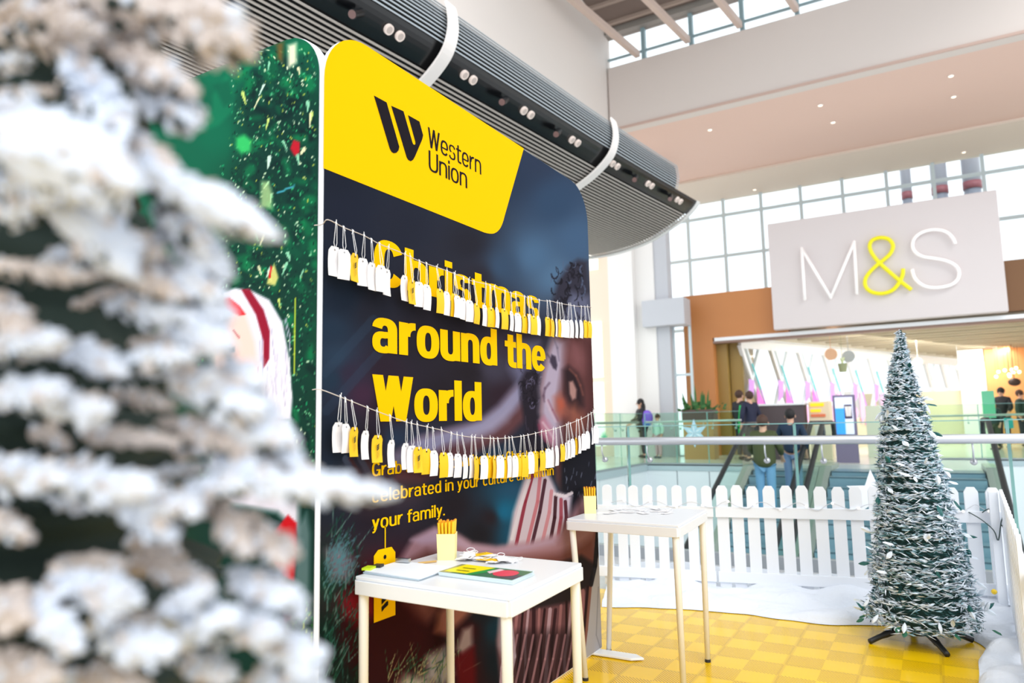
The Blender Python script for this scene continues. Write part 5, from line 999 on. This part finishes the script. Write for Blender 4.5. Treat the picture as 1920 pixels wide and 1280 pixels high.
def sprig(x0, y0, x1, y1, w, dep, tone=0, dens=1.0, d0=.06, fat=1.0):
    dep *= .78
    """flocked spray from a stem point to its tip: many short snow-loaded needles round a stem"""
    a, b = V(at(x0, y0, dep+d0)), V(at(x1, y1, dep)); d = (b-a); L = d.length; d.normalize(); R_ = w/2/F*dep; m = MB(); n = int((70+L*R_*22000)*dens)
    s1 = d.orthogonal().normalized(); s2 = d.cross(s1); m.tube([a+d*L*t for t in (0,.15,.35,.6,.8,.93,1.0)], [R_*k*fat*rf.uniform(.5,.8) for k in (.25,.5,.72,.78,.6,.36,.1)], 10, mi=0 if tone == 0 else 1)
    for i in range(n):
        t = rf.random()**.8; th = rf.uniform(0, 2*PI); env = (math.sin(PI*min(1, t*.75+.2))**.6)*(1 if t < .85 else (1-t)/.15*.9+.1); out = s1*math.cos(th)+s2*math.sin(th); p = a+d*L*t*.96
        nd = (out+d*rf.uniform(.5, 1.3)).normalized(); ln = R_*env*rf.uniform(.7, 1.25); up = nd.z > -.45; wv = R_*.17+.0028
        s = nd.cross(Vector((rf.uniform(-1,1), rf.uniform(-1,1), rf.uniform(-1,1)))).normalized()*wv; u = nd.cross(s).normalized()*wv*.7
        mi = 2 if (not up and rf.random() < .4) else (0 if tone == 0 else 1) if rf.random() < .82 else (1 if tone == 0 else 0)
        q = p+nd*ln
        m.add([p+s*.5, p-s*.5, p+u*.6, p+nd*ln*.6+s, p+nd*ln*.6-s, p+nd*ln*.6+u, p+nd*ln*.6-u, q], [(0,2,5,3), (2,1,4,5), (1,0,3,6,4), (3,5,7), (5,4,7), (4,6,7), (6,3,7)], mi)
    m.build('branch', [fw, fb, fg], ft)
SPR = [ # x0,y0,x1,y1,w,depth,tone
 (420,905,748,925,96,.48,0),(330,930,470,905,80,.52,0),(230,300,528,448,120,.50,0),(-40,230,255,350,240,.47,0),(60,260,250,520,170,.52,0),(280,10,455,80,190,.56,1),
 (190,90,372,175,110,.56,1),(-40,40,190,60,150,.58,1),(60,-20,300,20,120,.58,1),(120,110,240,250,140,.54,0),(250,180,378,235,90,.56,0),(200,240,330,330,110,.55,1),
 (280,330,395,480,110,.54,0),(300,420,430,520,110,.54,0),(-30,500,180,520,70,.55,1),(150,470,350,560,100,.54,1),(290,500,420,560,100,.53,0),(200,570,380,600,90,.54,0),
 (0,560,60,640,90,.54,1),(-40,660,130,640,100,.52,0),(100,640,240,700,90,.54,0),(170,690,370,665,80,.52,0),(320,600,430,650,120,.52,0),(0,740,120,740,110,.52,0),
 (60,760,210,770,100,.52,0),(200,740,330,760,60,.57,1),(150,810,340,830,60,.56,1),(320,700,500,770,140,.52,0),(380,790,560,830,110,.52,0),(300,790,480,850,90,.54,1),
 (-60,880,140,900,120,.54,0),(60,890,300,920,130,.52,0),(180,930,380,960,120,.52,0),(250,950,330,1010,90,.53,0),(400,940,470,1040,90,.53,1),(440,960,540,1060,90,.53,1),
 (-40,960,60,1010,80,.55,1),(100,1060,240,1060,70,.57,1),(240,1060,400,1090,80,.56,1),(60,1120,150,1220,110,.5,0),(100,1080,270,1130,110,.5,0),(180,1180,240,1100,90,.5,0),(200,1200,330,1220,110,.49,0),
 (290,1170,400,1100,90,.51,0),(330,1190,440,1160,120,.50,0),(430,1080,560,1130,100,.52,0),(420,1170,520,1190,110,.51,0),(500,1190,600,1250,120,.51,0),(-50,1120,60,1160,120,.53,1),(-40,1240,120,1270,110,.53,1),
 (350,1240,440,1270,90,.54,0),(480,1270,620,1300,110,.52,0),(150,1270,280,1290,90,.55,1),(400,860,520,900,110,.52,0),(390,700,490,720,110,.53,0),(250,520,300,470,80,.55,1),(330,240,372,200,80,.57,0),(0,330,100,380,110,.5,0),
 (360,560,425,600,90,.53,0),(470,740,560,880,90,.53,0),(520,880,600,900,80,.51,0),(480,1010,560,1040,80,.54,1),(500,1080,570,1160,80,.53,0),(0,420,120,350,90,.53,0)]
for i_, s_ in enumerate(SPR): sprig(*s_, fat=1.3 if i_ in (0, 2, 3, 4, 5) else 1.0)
oy = [-50,0,200,340,450,600,700,850,1000,1130,1280,1330]; ox = [330,350,300,330,360,400,430,480,480,500,540,560]
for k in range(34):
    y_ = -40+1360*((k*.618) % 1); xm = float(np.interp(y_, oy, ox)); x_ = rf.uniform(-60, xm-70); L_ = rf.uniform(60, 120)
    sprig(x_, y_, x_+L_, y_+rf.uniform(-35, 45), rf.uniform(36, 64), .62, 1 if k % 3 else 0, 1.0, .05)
for k in range(26):   # the far side and lower boughs, green showing
    a = rf.uniform(0, 2*PI); z_ = rf.uniform(.35, 1.7); r_ = float(np.interp(z_, [p[1] for p in pr], [p[0] for p in pr])); d = Vector((math.cos(a), math.sin(a), -.1)); p = Vector((AX[0], AX[1], z_))+d*r_*.8
    if (p-Vector((0,0,1.2))).length < .35 or d.dot(Vector((-AX[0], -AX[1], 0)).normalized()) > .2: continue
    m = MB()
    for i in range(90):
        t = rf.random(); nd = (d*1.2+Vector((rf.uniform(-1,1), rf.uniform(-1,1), rf.uniform(-1,1)))).normalized(); q = p+d*t*.1; s = nd.orthogonal().normalized()*.003; m.add([q+s, q-s, q+nd*.03], [(0,1,2)], 0 if i % 3 else 1)
    m.build('branch', [fw, fg2], ft)
# ------------------------------------------------------------------ people (far off, behind glass)
skin = mat('skin', (206,160,136), .6)
def skinned(name, nodes, edges, m_, parent=None, sub=2, root=0):
    me = bpy.data.meshes.new(name); me.from_pydata([tuple(n[0]) for n in nodes], edges, []); o = bpy.data.objects.new(name, me); COL.objects.link(o)
    o.modifiers.new('skin', 'SKIN'); sk = me.skin_vertices[0].data if me.skin_vertices else None
    for i, n in enumerate(nodes): sk[i].radius = (n[1], n[1]) if not isinstance(n[1], tuple) else n[1]; sk[i].use_root = (i == root)
    ss = o.modifiers.new('sub', 'SUBSURF'); ss.levels = sub; ss.render_levels = sub
    dg = bpy.context.evaluated_depsgraph_get(); dg.update(); m2 = bpy.data.meshes.new_from_object(o.evaluated_get(dg)); bpy.data.objects.remove(o)
    m2.materials.clear(); m2.materials.append(m_); m2.shade_smooth(); r = bpy.data.objects.new(name, m2); COL.objects.link(r); r.parent = parent; return r
def person(loc, face, H, label, coat, trou, hair, arms=((.0, .1), (.0, .1)), lean=0, stride=.0, long_coat=False, shoes=(40,40,44), hairlong=False, bag=None):
    """facing +Y locally then turned by face; arms = (forward reach, outward) for left/right"""
    s = H/1.75; root = empty('person', loc, label, 'person', rz=face); P = lambda x, y, z: (x*s, (y+lean*z)*s, z*s)
    N = []; E_ = []
    def n(p, r, par=None):
        N.append((P(*p), r*s if not isinstance(r, tuple) else (r[0]*s, r[1]*s))); 
        if par is not None: E_.append((par, len(N)-1))
        return len(N)-1
    pel = n((0,0,.96), .125); sp_ = n((0,0,1.15), .115, pel); ch = n((0,0,1.34), .125, sp_); nk = n((0,.0,1.49), .05, ch); hd = n((0,.015,1.58), .075, nk); ht = n((0,.01,1.68), .078, hd)
    A = []; Lg = []
    for k, sx in enumerate((-1, 1)):
        f, o = arms[k]; sh = n((sx*.17,0,1.41), .055, ch); el = n((sx*(.22+o*.5), f*.35-.02, 1.14+f*.08), .04, sh); wr = n((sx*(.22+o*.3), f*.9+.04, .92+f*.38), .026, el); hb = n((sx*(.22+o*.25), f*1.05+.06, .86+f*.42), .03, wr); A.append((sh, el, wr, hb))
        for j in range(4):
            dx = (j-1.5)*.019; a1 = n((sx*(.22+o*.25)+dx, f*1.1+.075+.01, .81+f*.43), .0095, hb); n((sx*(.22+o*.25)+dx*1.1, f*1.12+.085+.012*(j % 2), .775+f*.42), .008, a1)
        t1 = n((sx*(.22+o*.25)-sx*.03, f*1.08+.10, .84+f*.42), .011, hb); n((sx*(.22+o*.25)-sx*.035, f*1.1+.115, .81+f*.42), .009, t1)
        hp = n((sx*.09,0,.88), .085, pel); kn = n((sx*.095, sx*stride*.5+.01, .50), .055, hp); an = n((sx*.10, sx*stride, .09), .036, kn); to = n((sx*.105, sx*stride+.14, .04), .03, an); Lg.append((hp, kn, an, to))
    body = skinned('body', N, E_, skin, root)
    # coat
    C = []; CE = []
    def c(p, r, par=None):
        C.append((P(*p), r*s)); 
        if par is not None: CE.append((par, len(C)-1))
        return len(C)-1
    zb = .80 if long_coat else .86; wd = 1.25 if long_coat else 1.0
    c0 = c((0,0,zb), .17*wd); c1 = c((0,0,1.02), .165*wd, c0); c2 = c((0,0,1.2), .16*wd, c1); c3 = c((0,0,1.38), .155*wd, c2); c4 = c((0,0,1.50), .078, c3)
    for k, sx in enumerate((-1, 1)):
        f, o = arms[k]; a = c((sx*.175,0,1.41), .078, c3); b = c((sx*(.225+o*.5), f*.35-.02, 1.14+f*.08), .066, a); c((sx*(.22+o*.3), f*.88+.03, .95+f*.37), .05, b)
    skinned('coat', C, CE, coat, root)
    T_ = []; TE = []
    T_.append((P(0,0,.95), .135*s))
    for sx in (-1, 1):
        i = len(T_); T_ += [(P(sx*.09,0,.86), .1*s), (P(sx*.095, sx*stride*.5+.01, .50), .078*s), (P(sx*.10, sx*stride, .10), .062*s)]; TE += [(0, i), (i, i+1), (i+1, i+2)]
    skinned('trousers', T_, TE, trou, root)
    for sx in (-1, 1):
        m = MB(); m.ball(P(sx*.103, sx*stride+.07, .045), .05*s, 12, 8, (1, 2.4, .9)); o = m.build('shoe', mat('shoe_%d' % shoes[0], shoes, .5), None, smooth=True); o.parent = root
    m = MB(); m.ball(P(0,-.012,1.655), .105*s, 14, 10, (.95, 1.05, 1.08))
    if hairlong: m.ball(P(0,-.06,1.5), .12*s, 14, 10, (1.15, .7, 1.5))
    o = m.build('hair', hair, None, smooth=True); o.parent = root
    m = MB(); m.ball(P(0,.118,1.60), .016*s, 8, 6, (1, 1.3, 1.5)); 
    for sx in (-1, 1): m.ball(P(sx*.098,.01,1.60), .02*s, 8, 6, (.5, 1, 1.5))
    o = m.build('face_detail', skin, None, smooth=True); o.parent = root
    m = MB()
    for sx in (-1, 1): m.ball(P(sx*.035,.098,1.63), .011*s, 8, 6)
    m.ball(P(0,.1,1.545), .016*s, 8, 6, (1.6, .5, .4)); o = m.build('eyes_mouth', mat('feature_dark', (90,50,48), .5), None, smooth=True); o.parent = root
    return root
def stand_at(x, yfeet_or_dep, dep, z): p = at(x, 700, dep); return (p[0], p[1], z)
denim = mat('denim_light', (110,156,196), .8); denim2 = mat('denim_mid', (112,136,176), .8); olive_c = mat('coat_olive', (70,76,44), .8); navy_c = mat('coat_navy', (24,44,70), .8); black_c = mat('coat_black', (26,26,34), .7); dark_t = mat('trousers_dark', (44,46,56), .8)
hb_ = mat('hair_brown', (70,46,36), .7); hk_ = mat('hair_black', (30,26,28), .7)
person(stand_at(1424, 0, 12.9, -.48), 0, 1.76, 'person in olive puffer jacket and light blue jeans riding the escalator, seen from behind', olive_c, denim, hb_, arms=((.3,.06),(.3,.06)), long_coat=True)
person(stand_at(1476, 0, 13.4, -.25), 0, 1.64, 'person in dark navy jacket and blue jeans on the escalator ahead of the olive jacket', navy_c, denim2, hk_, arms=((.1,.1),(.0,.1)))
wl = person(stand_at(1204, 0, 20.6, ZF), 2.2, 1.66, 'long haired person in black coat with purple backpack leaning at the far glass', black_c, dark_t, hk_, arms=((.35,.1),(.3,.1)), hairlong=True, lean=.06, long_coat=True)
p = stand_at(1210, 0, 20.35, 1.32); m = MB(); m.ball(p, .19, 14, 10, (.9, .6, 1.15)); bk_ = m.build('backpack', mat('pack_purple', (124,92,206), .6), smooth=True); tag(bk_, 'purple and blue backpack worn by the long haired person in black', 'backpack')
m = MB(); m.ball((p[0], p[1]-.03, p[2]-.17), .14, 12, 8, (.95, .8, .6)); m.build('pocket', mat('pack_blue', (70,110,180), .6), bk_, smooth=True)
person(stand_at(1229, 0, 20.2, ZF), 2.6, 1.22, 'child in pale mint top beside the long haired person in black', mat('top_mint', (186,216,206), .7), mat('trousers_rose', (196,160,168), .8), hb_, shoes=(96,100,110))
person(stand_at(1384, 0, 18.5, ZF), -.6, 1.76, 'person in black coat with bright green scarf standing by the portal', black_c, dark_t, hb_, arms=((.1,.05),(.1,.05)))
m = MB(); p = stand_at(1383, 0, 18.25, 1.3); m.box(p, (.07, .04, .55), ry=.12); m.box((p[0]+.02, p[1], p[2]-.45), (.16, .05, .3)); tag(m.build('scarf', mat('scarf_green', (40,200,110), .7), bevel=.01), 'bright green scarf hanging on the person in black by the portal', 'scarf')
person(stand_at(1402, 0, 17.75, ZF), .9, 1.70, 'person in dark blue coat leaning close to the person with green scarf', mat('coat_midnight', (24,28,58), .7), dark_t, hb_)
person(stand_at(1872, 0, 21.8, ZF), 2.8, 1.82, 'tall person in black coat bending over far behind the right glass', black_c, dark_t, hk_, arms=((.3,.05),(.3,.05)), lean=-.03)
person(stand_at(1856, 0, 20.9, ZF), 2.4, 1.42, 'seated child sized person in dark teal beside the tall person in black', mat('coat_teal', (40,62,66), .7), mat('trousers_olive', (60,70,52), .8), hk_)
person(stand_at(1908, 0, 22.6, ZF), -2.0, 1.76, 'person in dark green jacket at the far right edge behind the glass', mat('coat_forest', (44,66,60), .7), dark_t, hb_)
m = MB(); p = stand_at(1882, 0, 21.2, ZF+.75); m.box(p, (.22, .1, .3)); tag(m.build('carrier_bag', mat('bag_turquoise', (60,190,196), .6), bevel=.01), 'turquoise carrier bag beside the tall person in black', 'bag')
m = MB(); a = hit(1848, 742, 1, 24.0); m.box((a[0]+.05, 24.0, 1.5), (.3, .06, .75)); m.tube([(a[0]+.05, 24.0, ZF), (a[0]+.05, 24.0, 1.15)], .02, 8); tag(m.build('sign_stand', mat('sign_mint', (110,206,170), .5), bevel=.01), 'mint green standing sign panel left of the warm lit shop', 'sign')
# snowflake ornament on the far glass, leaf sticker at left
p = hit(1302, 812, 1, 16.58); r = empty('snowflake_ornament', p, 'pale blue paper snowflake hanging on the far glass below the plant trough', 'ornament')
for k in range(6):
    a = k*PI/3+PI/2; d = Vector((math.cos(a), 0, math.sin(a))); s = Vector((-d.z, 0, d.x)); c = V(p); m = MB(); m.prism([c, c+d*.13+s*.07, c+d*.33, c+d*.13-s*.07], (0, -.012, 0)); m.prism([c+Vector((0,-.014,0)), c+d*.1+s*.028+Vector((0,-.014,0)), c+d*.2+Vector((0,-.014,0))], (0, -.008, 0), mi=1)
    m.build('point', [mat('flake_blue', (176,212,228), .5), mat('flake_white', (228,238,244), .5)], r)
p = hit(1131, 826, 1, 15.0); m = MB(); c = V(hit(1133, 830, 0, -5.97))
for k in range(7): a = PI/2+(k-3)*.4; d = Vector((0, math.cos(a), math.sin(a))); s = Vector((0, -d.z, d.y)); m.prism([c, c+d*.1+s*.025, c+d*.24, c+d*.1-s*.025], (.01, 0, 0))
tag(m.build('leaf_sticker', mat('sticker_green', (84,200,150), .5)), 'green fan leaf sticker on the side glass beside the banner edge', 'sticker')
